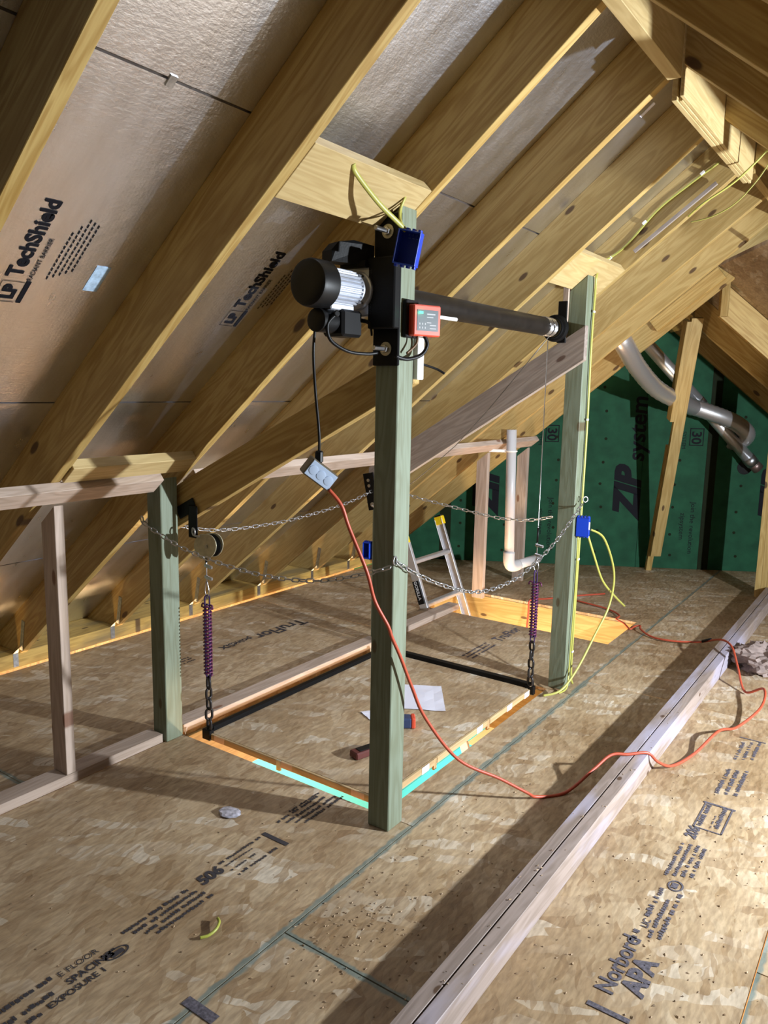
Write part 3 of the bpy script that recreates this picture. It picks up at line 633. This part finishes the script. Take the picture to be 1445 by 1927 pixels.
def hanger(x, y, label, ztop, zs):
    """heavy chain, purple spring link and rope fitting that carry one platform corner; zs = chain top, spring bottom, spring top, loop top"""
    r = empty('suspension_chain', (x, y, .06), label, 'chain', 'spring chains carrying the platform')
    chain(r, [(x, y, .048), (x, y, zs[0]*.5+.03), (x, y, zs[0]+.012)], HLINK, .0475, .2)
    bm = bmesh.new()
    z0, z1 = zs[1], zs[2]; n = int((z1-z0)/.0155)*12
    add_tube(bm, [V((.017*math.cos(6.2832*i/12), .017*math.sin(6.2832*i/12), z0+(z1-z0)*i/n)) for i in range(n+1)], .0042, 6)
    from_bm('spring_coil', bm, PURPLE, r, Matrix.Translation((x, y, 0)), True)
    DPUR = plain('dark_purple_coat', (.06, .03, .12), .35, .4)
    for s in (-1, 1):
        a = .008*s
        lo, hi = (zs[0]-.01, z1+.01) if s < 0 else (z0-.01, zs[3])
        bm = bmesh.new(); q = lambda k, R, zc, up: V((R*math.cos(k), 0, zc+(R if up else -R)*math.sin(k)))
        pts = [V((-.011, 0, lo+.015)), V((-.011, 0, hi-.015))]+[q(math.pi-math.pi*k/6, .011, hi-.015, True) for k in range(1, 6)]+[V((.011, 0, hi-.015)), V((.011, 0, lo+.015))]+[q(math.pi*k/6, .011, lo+.015, False) for k in range(1, 6)]
        add_tube(bm, pts, .0038, 6, True); from_bm('draw_bar', bm, DPUR, r, frame((x, y, 0), (1, .0, 0) if s < 0 else (.3, 1, 0), (0, 0, 1)) , True)
    for s in (-1, 1):
        tube('spring_hook', [(x+s*.004, y, z1-.006), (x+s*.022, y, z1+.006), (x+s*.032, y, z1+.001), (x+s*.034, y, z1-.012)], .004, PURPLE, r, 6, 4)
    bm = bmesh.new(); zt = zs[3]; add_tube(bm, smooth_path([V((0, 0, zt-.02)), V((.012, 0, zt+.012)), V((.007, 0, zt+.04)), V((0, 0, zt+.06)), V((-.007, 0, zt+.04)), V((-.012, 0, zt+.012)), V((0, 0, zt-.02))], 4), .0025, 6)
    from_bm('rope_loop', bm, STEEL, r, Matrix.Translation((x, y, 0)), True)
    for k in range(2): rbox('rope_clip', (x+.012, y, zt+.075+k*.05), (.045, .012, .014), (1, 0, -.15), (0, 0, 1), GALV, r, .003)
    tube('wire_rope', [(x, y, zt+.05), (x, y, zt+.10), (x, y, ztop)], .0024, STEEL, r, 6, 1)
    tube('rope_sleeve', [(x, y, zt+.14), (x, y, min(ztop-.001, zt+.215))], .0052, BLKP, r, 8, 0)
    return r
hanger(-2.458, 2.205, 'purple spring and dark chain hanging at the near left platform corner', .875, (.285, .30, .615, .665))
h2 = hanger(-1.536, 3.56, 'purple spring and dark chain hanging at the far right platform corner by the right post', 1.80, (.285, .315, .595, .665))

# black brackets and pulleys
pb = empty('pulley', (-2.40, 2.14, .9), 'zinc pulley on a black bracket hanging below the dark sloping board near the left post', 'pulley')
rbox('bracket', (-2.492, 2.165, .985), (.055, .006, .14), (1, 0, 0), (0, 0, 1), BLK, pb, .004)
rbox('bracket_flange', (-2.54, 2.172, 1.035), (.12, .005, .055), (1, 0, .5), (-.5, 0, 1), BLK, pb, .003)
eye(pb, (-2.478, 2.155, .945), (.4, 1, 0), .016, .004, 'shackle'); eye(pb, (-2.448, 2.155, .928), (0, .3, 1), .014, .004, 'shackle')
def cheek(y, mat, nm):
    pts = []
    for k in range(18):
        a = 6.2832*k/18; r = .052 if math.cos(a-.0) > -.2 else .052+.018*(-math.cos(a)); pts.append(V((-2.395+r*math.cos(a)*1.12, y, .893+r*math.sin(a)*1.0+.010*math.cos(a))))
    prism(nm, pts, (0, .004, 0), mat, pb, (1, 0, 0), .001)
cheek(2.150, BRASSY, 'cheek_plate'); cheek(2.188, BRASSY, 'cheek_plate')
lathe('sheave', [(0, .047), (.004, .047), (.012, .036), (.022, .036), (.03, .047), (.034, .047)], (-2.395, 2.154, .893), (0, 1, 0), BLK, pb, 24)
lathe('axle_bolt', [(0, .008), (.048, .008), (.052, .006)], (-2.395, 2.145, .893), (0, 1, 0), STEEL, pb, 8)
bb = empty('pulley_bracket', (-2.64, 3.66, .95), 'black steel bracket with two holes left of the hoist post', 'bracket')
board('bracket_arm', (-2.667, 3.655, 1.06), (-2.618, 3.655, .845), (1, 0, 0), .075, .008, BLK, bb)
for z, xx in ((1.017, -2.662), (.985, -2.655)): lathe('bolt_head', [(0, .010), (.004, .010), (.005, .007)], (xx, 3.652, z), (0, -1, 0), GALV, bb, 10)
lathe('bolt_head', [(0, .014), (.004, .014), (.005, .009)], (-2.628, 3.652, .875), (0, -1, 0), GALV, bb, 10)
tube('shackle', [(-2.628, 3.645, .87), (-2.60, 3.63, .865), (-2.575, 3.63, .85)], .006, GALV, bb)

# ------------------------------------------------------------ hoist
hx, hz = -1.543, 1.864
ho = empty('electric_hoist', (-1.46, 2.08, 1.63), 'black electric hoist with a finned motor and long drum tube on the middle post', 'hoist')
box('mounting_plate', (-1.502, 2.072, 1.63), (-1.402, 2.084, 2.10), BLK, ho, .003)
box('mounting_channel', (-1.502, 2.040, 1.745), (-1.398, 2.072, 1.965), BLK, ho, .004)
for z in (2.045, 1.683):
    b_ = lathe('mounting_bolt', [(0, .0075), (.062, .0075), (.064, .006)], (-1.448, 2.066, z), (0, -1, 0), STEEL, ho, 10)
    lathe('washer', [(0, .022), (.003, .022)], (-1.448, 2.071, z), (0, -1, 0), BRASSY, b_, 18); lathe('nut', [(0, .013), (.011, .013)], (-1.448, 2.067, z), (0, -1, 0), STEEL, b_, 6)
# bracket arm reaching over the gearbox
bm = bmesh.new(); add_prism(bm, [(-1.50, 2.07, 1.945), (-1.50, 2.07, 2.005), (-1.52, 1.99, 2.012), (-1.55, 1.95, 2.005), (-1.565, 1.935, 1.98), (-1.565, 1.935, 1.945)], (-.055, .02, 0)); from_bm('bracket_arm', bm, BLK, ho)
box('bracket_arm', (-1.60, 2.02, 1.935), (-1.50, 2.075, 1.955), BLK, ho, .002)
# motor: finned body, fan cover, gearbox flange
bm = bmesh.new(); nf = 30; ring = []
for k in range(nf*4):
    a = 6.2832*k/(nf*4); ph = k % 4; r = .0575 if ph in (0, 1) else .0505; ring.append((r*math.cos(a), r*math.sin(a)))
add_prism(bm, [(hx+x, 1.865, hz+z) for x, z in ring], (0, .135, 0)); from_bm('motor_housing', bm, CAST, ho)
lathe('motor_end_bell', [(0, .0565), (.03, .0575), (.032, .062), (.04, .062)], (hx, 2.0, hz), (0, 1, 0), CAST, ho, 32)
for k in range(4):
    a = .785+k*1.571; lathe('housing_screw', [(0, .004), (.02, .004)], (hx+.058*math.cos(a), 1.995, hz+.058*math.sin(a)), (0, 1, 0), STEEL, ho, 8)
lathe('fan_cover', [(0, .030), (.0005, .060), (.006, .068), (.016, .0715), (.075, .0715), (.078, .066)], (hx, 1.79, hz), (0, 1, 0), BLKP, ho, 36)
rbox('flange_plate', (hx, 2.043, hz-.005), (.125, .006, .15), (1, 0, 0), (0, 0, 1), CAST, ho, .006)
lathe('gearbox', [(0, .056), (.02, .056), (.028, .045), (.06, .045)], (hx-.0, 2.047, hz), (0, 1, 0), BLK, ho, 28)
box('terminal_base', (hx-.028, 1.87, hz-.072), (hx+.03, 1.985, hz-.052), CAST, ho, .003)
rbox('control_box', (hx+.0, 1.965, hz-.108), (.085, .10, .082), (1, 0, 0), (0, 0, 1), BLKP, ho, .008)
lathe('capacitor', [(0, .030), (.004, .036), (.075, .036), (.08, .034)], (hx-.005, 1.838, hz-.105), (0, 1, 0), BLKP, ho, 24)
lathe('cable_gland', [(0, .010), (.02, .010), (.022, .007)], (hx+.03, 1.885, hz-.085), (1, -.5, 0), BLKP, ho, 10)
# drum tube, cable wraps, bearing on the right post
lathe('drum_tube', [(0, .030), (.08, .030), (.082, .0425), (1.395, .0425)], (hx, 2.11, hz), (0, 1, 0), plain('brown_black_tube', (.014, .011, .009), .42, 0, noise=.3, nscale=20, spec=.3), ho, 28)
for y in (3.50, 3.55):
    bm = bmesh.new(); n = 6*16
    add_tube(bm, [V((.0435*math.cos(6.2832*i/16), i*.0062/16, .0435*math.sin(6.2832*i/16))) for i in range(n+1)], .0031, 6); from_bm('rope_wraps', bm, STEEL, ho, Matrix.Translation((hx, y, hz)), True)
lathe('drum_end', [(0, .0425), (.10, .0425)], (hx, 3.505, hz), (0, 1, 0), BLK, ho, 24)
bf = lathe('bearing', [(0, .032), (.006, .052), (.02, .052), (.024, .062), (.04, .066), (.052, .066)], (hx, 3.615, hz), (0, 1, 0), BLK, ho, 28)
lathe('bearing_ring', [(0, .046), (.004, .046)], (hx, 3.612, hz), (0, 1, 0), plain('worn_brass', (.10, .075, .03), .4, .8), bf, 24)
board('bearing_flange', (hx+.028, 3.673, hz-.07), (hx+.028, 3.673, hz+.13), (1, 0, 0), .045, .010, BLK, ho)
tube('motor_cable', [(hx+.04, 1.875, hz-.09), (hx+.028, 1.855, hz-.12), (hx+.03, 1.87, hz-.165), (hx+.05, 1.93, hz-.195), (hx+.07, 2.0, hz-.20), (-1.46, 2.04, hz-.195)], .0055, BLKP, ho)
for k in range(2): tube('motor_cable', [(hx+.02, 2.03, hz-.095+.006*k), (hx+.05, 2.04, hz-.105+.006*k), (-1.49, 2.05, hz-.14+.006*k)], .0035, BLKP, ho)
tube('limit_rod', [(-1.40, 2.19, 1.80), (-1.345, 2.34, 1.793)], .006, WHITE, ho, 8, 0)
# diagonal rope to the hidden post's pulley
rp = empty('pulley_rope', (hx, 3.57, 1.83), 'thin wire rope running down from the drum end across the grey sloping board', 'wire rope')
tube('rope', [(hx+.01, 3.575, 1.825), (-2.05, 3.60, 1.26), (-2.57, 3.63, .86)], .0022, plain('dark_rope', (.16, .15, .14), .4, .8), rp, None or 6, 3)

# red receiver box
rc = empty('receiver_box', (-1.37, 2.18, 1.73), 'red remote receiver box with a green light on the right side of the hoist post', 'control box')
box('back_plate', (-1.4065, 2.10, 1.72), (-1.391, 2.172, 1.84), BLKP, rc, .003)
rbox('case', (-1.368, 2.165, 1.775), (.11, .045, .098), (.35, .94, 0), (0, 0, 1), RED, rc, .004)
nx_ = V((.94, -.35, 0)); cf = V((-1.368, 2.165, 1.775))+nx_*.0232
rbox('face_label', cf, (.085, .0012, .066), (.35, .94, 0), (0, 0, 1), plain('slate_label', (.045, .06, .07), .4), rc, 0)
rbox('status_light', cf+V((.35, .94, 0))*-.028+V((0, 0, .024))+nx_*.001, (.016, .0016, .007), (.35, .94, 0), (0, 0, 1), LED, rc, 0)
lamp('status_glow', 'POINT', tuple(cf+V((.35, .94, 0))*-.028+V((0, 0, .024))+nx_*.012), .02, (.05, 1, .4), .004)
lettering('printed_lettering', [('bar', -.004, .018, .034, .004), ('bar', -.004, .009, .026, .003), ('bar', -.004, -.008, .018, .003), ('bar', .008, -.016, .026, .003), ('bar', .008, -.026, .026, .003)]+[('bar', -.034+.011*k, -.014-.012*j, .004, .006) for k in range(3) for j in range(2)], cf, (.35, .94, 0), (0, 0, 1), plain('pale_ink', (.4, .4, .42), .6), rc, .0009)
tube('cable_loop', [(-1.365, 2.17, 1.728), (-1.36, 2.18, 1.70), (-1.372, 2.165, 1.668), (-1.395, 2.115, 1.652), (-1.41, 2.07, 1.66)], .0065, BLKP, rc)
tube('cable_loop', [(-1.375, 2.145, 1.728), (-1.378, 2.14, 1.70), (-1.390, 2.105, 1.67)], .004, plain('brown_wire', (.12, .06, .02), .5), rc)
sw = empty('white_box', (-1.43, 2.2, 1.6), 'slim white box on the far side of the hoist post below the receiver', 'box')
box('body', (-1.435, 2.178, 1.588), (-1.392, 2.215, 1.725), WHITE, sw, .003)
tube('wire', [(-1.40, 2.215, 1.64), (-1.37, 2.26, 1.625), (-1.35, 2.28, 1.61)], .004, BLKP, sw)

# blue boxes
def bluebox(name, c, size, x, z, label, face, par=None):
    r = empty(name, c, label, 'electrical box', 'blue electrical boxes'); X, Z = V(x).normalized(), V(z).normalized(); Y = Z.cross(X)
    sx, sy, sz = size; C = V(c)
    rbox('shell', C+Y*(sy/2-.002), (sx, .004, sz), X, Z, BLUE, r, .001)
    for q in (1, -1):
        rbox('side_wall', C+Z*q*(sz/2-.002), (sx, sy, .004), X, Z, BLUE, r, .001); rbox('side_wall', C+X*q*(sx/2-.002), (.004, sy, sz), X, Z, BLUE, r, .001)
    for k in range(4): rbox('nail_tab', C+X*(sx*(k/3-.5)*.8)+Z*(sz/2+.003), (.009, sy*.5, .008), X, Z, BLUE, r, .001); rbox('nail_tab', C+X*(sx*(k/3-.5)*.8)-Z*(sz/2+.003), (.009, sy*.5, .008), X, Z, BLUE, r, .001)
    return r
b1 = bluebox('outlet_box', (-1.332, 2.012, 1.975), (.070, .052, .100), (.90, .38, -.20), (.20, 0, 1), 'blue electrical box dangling from a yellow cable at the top of the hoist post', 1)
lettering('molded_lettering', [('bar', -.01+.012*k, .03, .007, .002) for k in range(3)]+[('bar', -.01+.012*k, .037, .002, .007) for k in range(3)], V((-1.332, 2.012, 1.975))+V((.20, 0, 1)).normalized().cross(V((.90, .38, -.20)).normalized())*.022, (.90, .38, -.20), (.20, 0, 1), plain('pale_blue', (.15, .25, .6), .5), b1, .0005)
b2 = bluebox('outlet_box', (-1.382, 3.772, .876), (.062, .052, .098), (-.97, -.2, 0), (0, 0, 1), 'blue electrical box on the right post with two cable ends hanging from it', 1)
rbox('white_sticker', (-1.351, 3.755, .885), (.001, .022, .04), (0.25, -.9, 0), (0, 0, 1), LABEL, b2, 0)
bluebox('outlet_box', (-2.715, 3.735, .575), (.05, .05, .10), (1, 0, 0), (0, 0, 1), 'blue electrical box left of the hoist post on the hidden post', 1)

# yellow cables
def cable(label, pts, r=.0052, cat='cable', mat=YEL, flat=.6, **k): return tube('yellow_cable', pts, r, mat, None, 8, 8, flat, label=label, cat=cat, **k)
cable('yellow cable hanging from the blocking board down to the blue box at the hoist post', [(-1.362, 1.775, 2.165), (-1.37, 1.80, 2.145), (-1.358, 1.89, 2.085), (-1.345, 1.97, 2.045), (-1.338, 2.005, 2.026)], .0075)
cable('yellow cable doubled over the top of the hoist post', [(-1.35, 2.02, 2.03), (-1.400, 2.066, 2.075), (-1.404, 2.08, 2.13), (-1.395, 2.085, 2.155), (-1.390, 2.075, 2.14), (-1.398, 2.06, 2.09), (-1.36, 2.03, 2.03)], .005)
yc = cable('long yellow cable stapled up the right post and along a rafter to the ridge', [(-1.402, 3.812, .012), (-1.402, 3.78, .10), (-1.402, 3.782, .5), (-1.402, 3.79, .95), (-1.402, 3.795, 1.4), (-1.402, 3.785, 1.8), (-1.402, 3.795, 2.05), (-1.400, 3.80, 2.135), (-1.43, 3.95, 2.215), (-1.42, 4.035, 2.245), (-1.338, 4.042, 2.306), (-1.203, 4.042, 2.453), (-1.072, 4.042, 2.548), (-.929, 4.042, 2.64)], .006)
for p in ((-1.4, 3.79, 1.95), (-1.4, 3.79, 1.42), (-1.4, 3.783, .70), (-1.4, 3.78, .20)): rbox('staple', p, (.006, .022, .010), (1, 0, 0), (0, 0, 1), WHITE, yc, .001)
for p in ((-1.425, 4.036, 2.24), (-1.26, 4.036, 2.40), (-1.0, 4.036, 2.60)): rbox('staple', p, (.022, .010, .012), (1, 0, .8), (-.8, 0, 1), WHITE, yc, .001)
cable('second yellow cable running down the right post from the blue box', [(-1.400, 3.756, .825), (-1.401, 3.765, .6), (-1.401, 3.752, .3), (-1.401, 3.745, .12), (-1.39, 3.70, .03), (-1.40, 3.62, .02)], .0045)
cable('short yellow cable end curving out from the blue box on the right post', [(-1.36, 3.79, .83), (-1.335, 3.83, .72), (-1.32, 3.94, .57), (-1.31, 4.12, .45), (-1.31, 4.33, .34)], .006)
cable('long yellow cable loop drooping from the blue box to the floor at the right post', [(-1.35, 3.80, .86), (-1.31, 3.90, .80), (-1.29, 4.03, .60), (-1.30, 4.02, .42), (-1.33, 3.90, .27), (-1.36, 3.75, .12), (-1.395, 3.63, .035), (-1.46, 3.56, .012)], .006)
cable('bright yellow cable crossing out to the right edge near the ridge', [(-.95, 3.66, 2.33), (-.881, 3.6, 2.362), (-.755, 3.6, 2.439), (-.644, 3.6, 2.543), (-.56, 3.58, 2.62)], .0075)
cable('thin yellow wire curving up to the right edge below the ridge', [(-.924, 3.6, 2.291), (-.84, 3.6, 2.305), (-.757, 3.6, 2.344), (-.69, 3.6, 2.41), (-.639, 3.6, 2.485), (-.60, 3.58, 2.56)], .0035)
board('grey_strip', (-1.30, 4.03, 2.262), (-.93, 4.03, 2.545), NR, .018, .012, GREY, None, label='thin grey strip on the rafter beside the yellow cable', cat='strip')

# hanging junction box and cords
jb = empty('junction_box', (-1.565, 1.88, 1.25), 'grey metal junction box hanging from a black cord left of the hoist post', 'electrical box')
jy0 = V((-.80, .56, .18)).normalized(); jx = V((.44, .66, -.60)); jx = (jx-jy0*jx.dot(jy0)).normalized(); jz = jx.cross(jy0); jc = V((-1.565, 1.88, 1.287))
rbox('box_body', jc, (.106, .046, .060), jx, jz, plain('dull_zinc', (.20, .18, .14), .4, .8, noise=.2), jb, .003)
jy = jz.cross(jx).normalized() if False else frame(jc, jx, jz).to_3x3().col[1]
rbox('cover', jc-jy*.024, (.100, .003, .053), jx, jz, GREYBOX, jb, .001)
for k in (-1, 0, 1): lathe('knockout', [(0, .0155), (.0012, .0155), (.0016, .0125)], jc-jy*.0255+jx*(.031*k), -jy, GREYBOX, jb, 18)
rbox('plug', jc+V((0, 0, .052)), (.024, .022, .04), (1, .5, 0), (0, 0, 1), BLKP, jb, .005)
tube('power_cord', [(hx-.02, 1.855, 1.735), (-1.572, 1.858, 1.66), (-1.566, 1.862, 1.54), (-1.556, 1.868, 1.42), tuple(V((-1.565, 1.88, 1.287))+V((0, 0, .066)))], .0045, BLKP, None, label='black power cord hanging from the motor down to the grey junction box', cat='cord')
tube('extension_cord', [(-1.536, 1.895, 1.235), (-1.505, 1.92, 1.185), (-1.487, 1.94, 1.11), (-1.437, 1.97, .97), (-1.423, 2.0, .865), (-1.39, 2.03, .78), (-1.386, 2.05, .735), (-1.378, 2.09, .66), (-1.368, 2.155, .53), (-1.345, 2.215, .40), (-1.27, 2.33, .22), (-1.17, 2.475, .115), (-1.10, 2.57, .04), (-1.075, 2.62, .008), (-1.0, 2.72, .007), (-.945, 2.86, .06), (-.905, 2.95, .10), (-.85, 3.0, .10), (-.79, 3.06, .10), (-.755, 3.10, .055), (-.72, 3.20, .008), (-.67, 3.37, .012), (-.62, 3.58, .05), (-.575, 3.77, .012), (-.51, 3.98, .055), (-.535, 4.21, .07), (-.63, 4.27, .012), (-.70, 4.42, .09), (-.77, 4.60, .14), (-.86, 4.76, .12), (-.98, 4.88, .05), (-1.083, 4.87, .03), (-1.20, 4.86, .02), (-1.30, 4.90, .012), (-1.39, 4.98, .02), (-1.42, 5.06, .02), (-1.45, 5.03, .015), (-1.46, 4.97, .012), (-1.53, 5.07, .012), (-1.60, 5.12, .02), (-1.62, 5.24, .012), (-1.75, 5.35, .012), (-2.0, 5.42, .012)], .0062, ORANGE, None, 8, 8,
     label='long orange extension cord from the junction box across the floor and over the floor plate', cat='cord')
tube('cord_coupling', [(-.985, 4.883, .05), (-.93, 4.845, .085)], .009, BLKP, None, 8, 0, label='black coupling on the orange cord left of the floor plate', cat='connector')
tube('extension_cord', [(-2.27, 5.10, -.5), (-2.27, 5.16, -.1), (-2.27, 5.185, .02), (-2.2, 5.30, .015), (-2.05, 5.55, .012), (-1.9, 5.75, .012)], .007, ORANGE, None, label='orange cord rising out of the stair opening beside the ladder', cat='cord')

# ------------------------------------------------------------ ladder, pipe, ducts
ld = empty('ladder', (-2.4, 4.85, -1.0), 'aluminium ladder with a yellow rail cap leaning out of the stair opening', 'ladder')
def LX(z): return -2.785-.385*z
ldir = V((-.385, 0, 1)).normalized(); lper = V((1, 0, .385)).normalized()
for y, zt in ((5.06, .565), (4.525, .50)):
    a, b = V((LX(-1.6), y, -1.6)), V((LX(zt), y, zt)); rail = empty if False else None
    q = board('rail', a, b, lper, .062, .004, ALU, ld, .001)
    for s in (-1, 1): board('rail_flange', a+lper*s*.031+V((0, -.011 if y > 4.8 else .011, 0)), b+lper*s*.031+V((0, -.011 if y > 4.8 else .011, 0)), (0, 1, 0), .024, .004, ALU, ld, .001)
    rbox('rail_cap', b+ldir*-.012, (.072, .040, .065), lper, ldir, YCAP, ld, .004); rbox('rail_foot', b+ldir*.024, (.06, .034, .014), lper, ldir, BLKP, ld, .003)
for z in (.325, .025, -.275, -.575):
    c = V((LX(z), 0, z)); board('rung', c+V((0, 4.53, 0)), c+V((0, 5.055, 0)), (1, 0, 0), .048, .028, ALU, ld, .006)
rbox('rail_label', V((LX(.12), 4.511, .12)), (.050, .002, .17), lper, ldir, BLKP, ld, 0)
lettering('printed_lettering', [('GORILLA', 0, 0, .034, 0, .001)], V((LX(.195)-.012, 4.5095, .195)), -ldir, lper, plain('white_ink', (.7, .7, .72), .6), ld, .0006)

pv = empty('drain_pipe', (-2.53, 5.3, .2), 'white plastic drain pipe with an elbow strapped to the far knee wall stud', 'pipe')
tube('pipe_riser', [(-2.437, 5.14, .345), (-2.462, 5.14, 1.275)], .036, PVC, pv, 20, 0)
tube('elbow', [(-2.438, 5.14, .37), (-2.437, 5.14, .305), (-2.431, 5.155, .268), (-2.424, 5.19, .255), (-2.416, 5.25, .255)], .043, PVC, pv, 20, 5)
tube('pipe_run', [(-2.42, 5.21, .255), (-2.375, 5.52, .262)], .036, PVC, pv, 20, 0)
bm = bmesh.new(); add_tube(bm, [V((.040*math.cos(6.2832*k/18), .040*math.sin(6.2832*k/18), 0)) for k in range(18)], .006, 6, True); from_bm('pipe_clamp', bm, WHITE, pv, Matrix.Translation((-2.458, 5.14, 1.12)), True)
board('clamp_strap', (-2.5975, 5.06, 1.12), (-2.49, 5.115, 1.12), (0, 0, 1), .02, .003, WHITE, pv, .0005)

def ripple(i): return .0655+(.0035 if i % 2 else 0)
tube('flexible_duct', [(-1.835, 5.40, 2.02), (-1.812, 5.43, 1.945), (-1.79, 5.51, 1.875), (-1.779, 5.80, 1.735), (-1.73, 6.2, 1.578), (-1.602, 6.7, 1.455), G(2.19, 1.455, .30), G(2.45, 1.375, .27), G(2.60, 1.315, .22), G(2.70, 1.24, .17), G(2.705, 1.18, .10), G(2.66, 1.15, .02), G(2.65, 1.15, .005)], .058, DUCT, None, 18, 12, 1, ripple, label='silver flexible duct bending into the green wall, the upper wavy one', cat='duct')
dd = empty('rigid_duct', tuple(G(2.3, 1.5, .2)), 'straight silver metal duct slanting down to the hole in the green wall', 'duct')
tube('duct_pipe', [G(1.75, 2.02, .26), G(2.30, 1.475, .18)], .052, DUCT, dd, 20, 0)
tube('duct_pipe', [G(2.28, 1.495, .183), G(2.79, .985, .11)], .050, DUCT, dd, 20, 0)
tube('duct_collar', [G(2.27, 1.505, .184), G(2.31, 1.465, .178)], .056, GALV, dd, 20, 0); tube('duct_collar', [G(2.745, 1.03, .117), G(2.80, .975, .108)], .056, GALV, dd, 20, 0)
tube('duct_end', [G(2.795, .98, .108), G(2.85, .93, .10)], .049, plain('dull_duct', (.28, .2, .18), .4, .8), dd, 20, 0)

# ------------------------------------------------------------ small litter
bm = bmesh.new(); bmesh.ops.create_icosphere(bm, subdivisions=4, radius=1)
rg = random.Random(11)
from mathutils import noise as mn
for v in bm.verts:
    n = mn.noise(v.co*1.7+V((3, 1, 2)))*.5+abs(mn.noise(v.co*3.6))*.45+abs(mn.noise(v.co*7.5))*.25-.15; v.co *= 1+n; v.co.x *= .15; v.co.y *= .17; v.co.z = max(-.068, v.co.z*.085)
from_bm('paper_bag', bm, KRAFT, None, Matrix.Translation((-.60, 4.72, .068)), label='crumpled brownish paper bag beside the floor plate at the right edge', cat='paper bag')
bm = bmesh.new(); bmesh.ops.create_icosphere(bm, subdivisions=2, radius=1)
for v in bm.verts: n = mn.noise(v.co*2.3)*.4; v.co *= 1+n; v.co.x *= .045; v.co.y *= .035; v.co.z = max(-.005, v.co.z*.008)
from_bm('foil_scrap', bm, plain('scrap_foil', (.5, .5, .58), .45, .3, noise=.5, nscale=60), None, Matrix.Translation((-1.945, 1.835, .006)), label='flat scrap of whitish foil on the floor left of the hoist post', cat='scrap')
tube('cable_scrap', [(-1.546, 1.406, .012), (-1.528, 1.395, .014), (-1.517, 1.372, .010), (-1.520, 1.345, .006), (-1.532, 1.325, .006)], .0045, plain('lime_jacket', (.36, .38, .06), .4), None, label='short curved lime yellow cable scrap on the near floor', cat='scrap')
bm = bmesh.new(); rg = random.Random(21)
def chip(x, y, z=0.0, s=None):
    s = s or rg.uniform(.0018, .0042); a = rg.uniform(0, 6.28); l = s*rg.uniform(1, 2.6)
    pts = [(x+math.cos(a)*l, y+math.sin(a)*l, z+.0005), (x+math.cos(a+2.2)*s, y+math.sin(a+2.2)*s, z+.0005), (x+math.cos(a-2.0)*s, y+math.sin(a-2.0)*s, z+.0008)]
    vs_ = [bm.verts.new(p) for p in pts]; t = bm.verts.new((x, y, z+s*rg.uniform(.5, 1.0)))
    bm.faces.new(vs_)
    for i in range(3): bm.faces.new((vs_[i], vs_[(i+1) % 3], t))
for _ in range(120): chip(rg.gauss(-1.22, .10), rg.gauss(1.66, .13))
for _ in range(220): chip(rg.uniform(-1.34, -.9), rg.uniform(1.3, 3.3))
for _ in range(420): chip(rg.uniform(-.77, .35), rg.uniform(1.55, 3.3))
for _ in range(120): chip(rg.uniform(-2.5, -1.4), rg.uniform(1.0, 2.1), s=rg.uniform(.002, .0035))
for _ in range(40): chip(rg.uniform(-.87, -.79), rg.uniform(1.4, 3.6), .093)
from_bm('wood_chips', bm, plain('chip_wood', (.36, .25, .15), .7, noise=.6, nscale=14), None, label='loose wood chips and crumbs scattered over the floor sheets', cat='debris', kind='stuff')

# ------------------------------------------------------------ storey below, glimpsed through the openings
box('floor_below', (-4.3, -1.2, -2.72), (2.2, 8.6, -2.65), WARMW, None, 0, kind='structure')
wb = box('wall_below', (-4.22, -1.2, -2.65), (-4.12, 8.6, -1.36), TEAL, None, 0, kind='structure')
box('wall_below', (-4.22, -1.2, -1.36), (-4.118, 8.6, -.30), WARMW, None, 0, kind='structure')
box('trim_below', (-4.118, -1.2, -1.40), (-4.10, 8.6, -1.33), WHITE, None, 0, kind='structure')
box('wall_below', (-4.12, 8.5, -2.65), (2.2, 8.6, -.30), WARMW, None, 0, kind='structure')
box('wall_below', (-3.9, 8.46, -2.6), (-3.2, 8.499, -1.2), WHITE, None, 0, kind='structure')
box('floor_below', (-4.1, 6.0, -2.649), (-3.2, 7.7, -2.63), TEAL, None, 0, kind='structure')
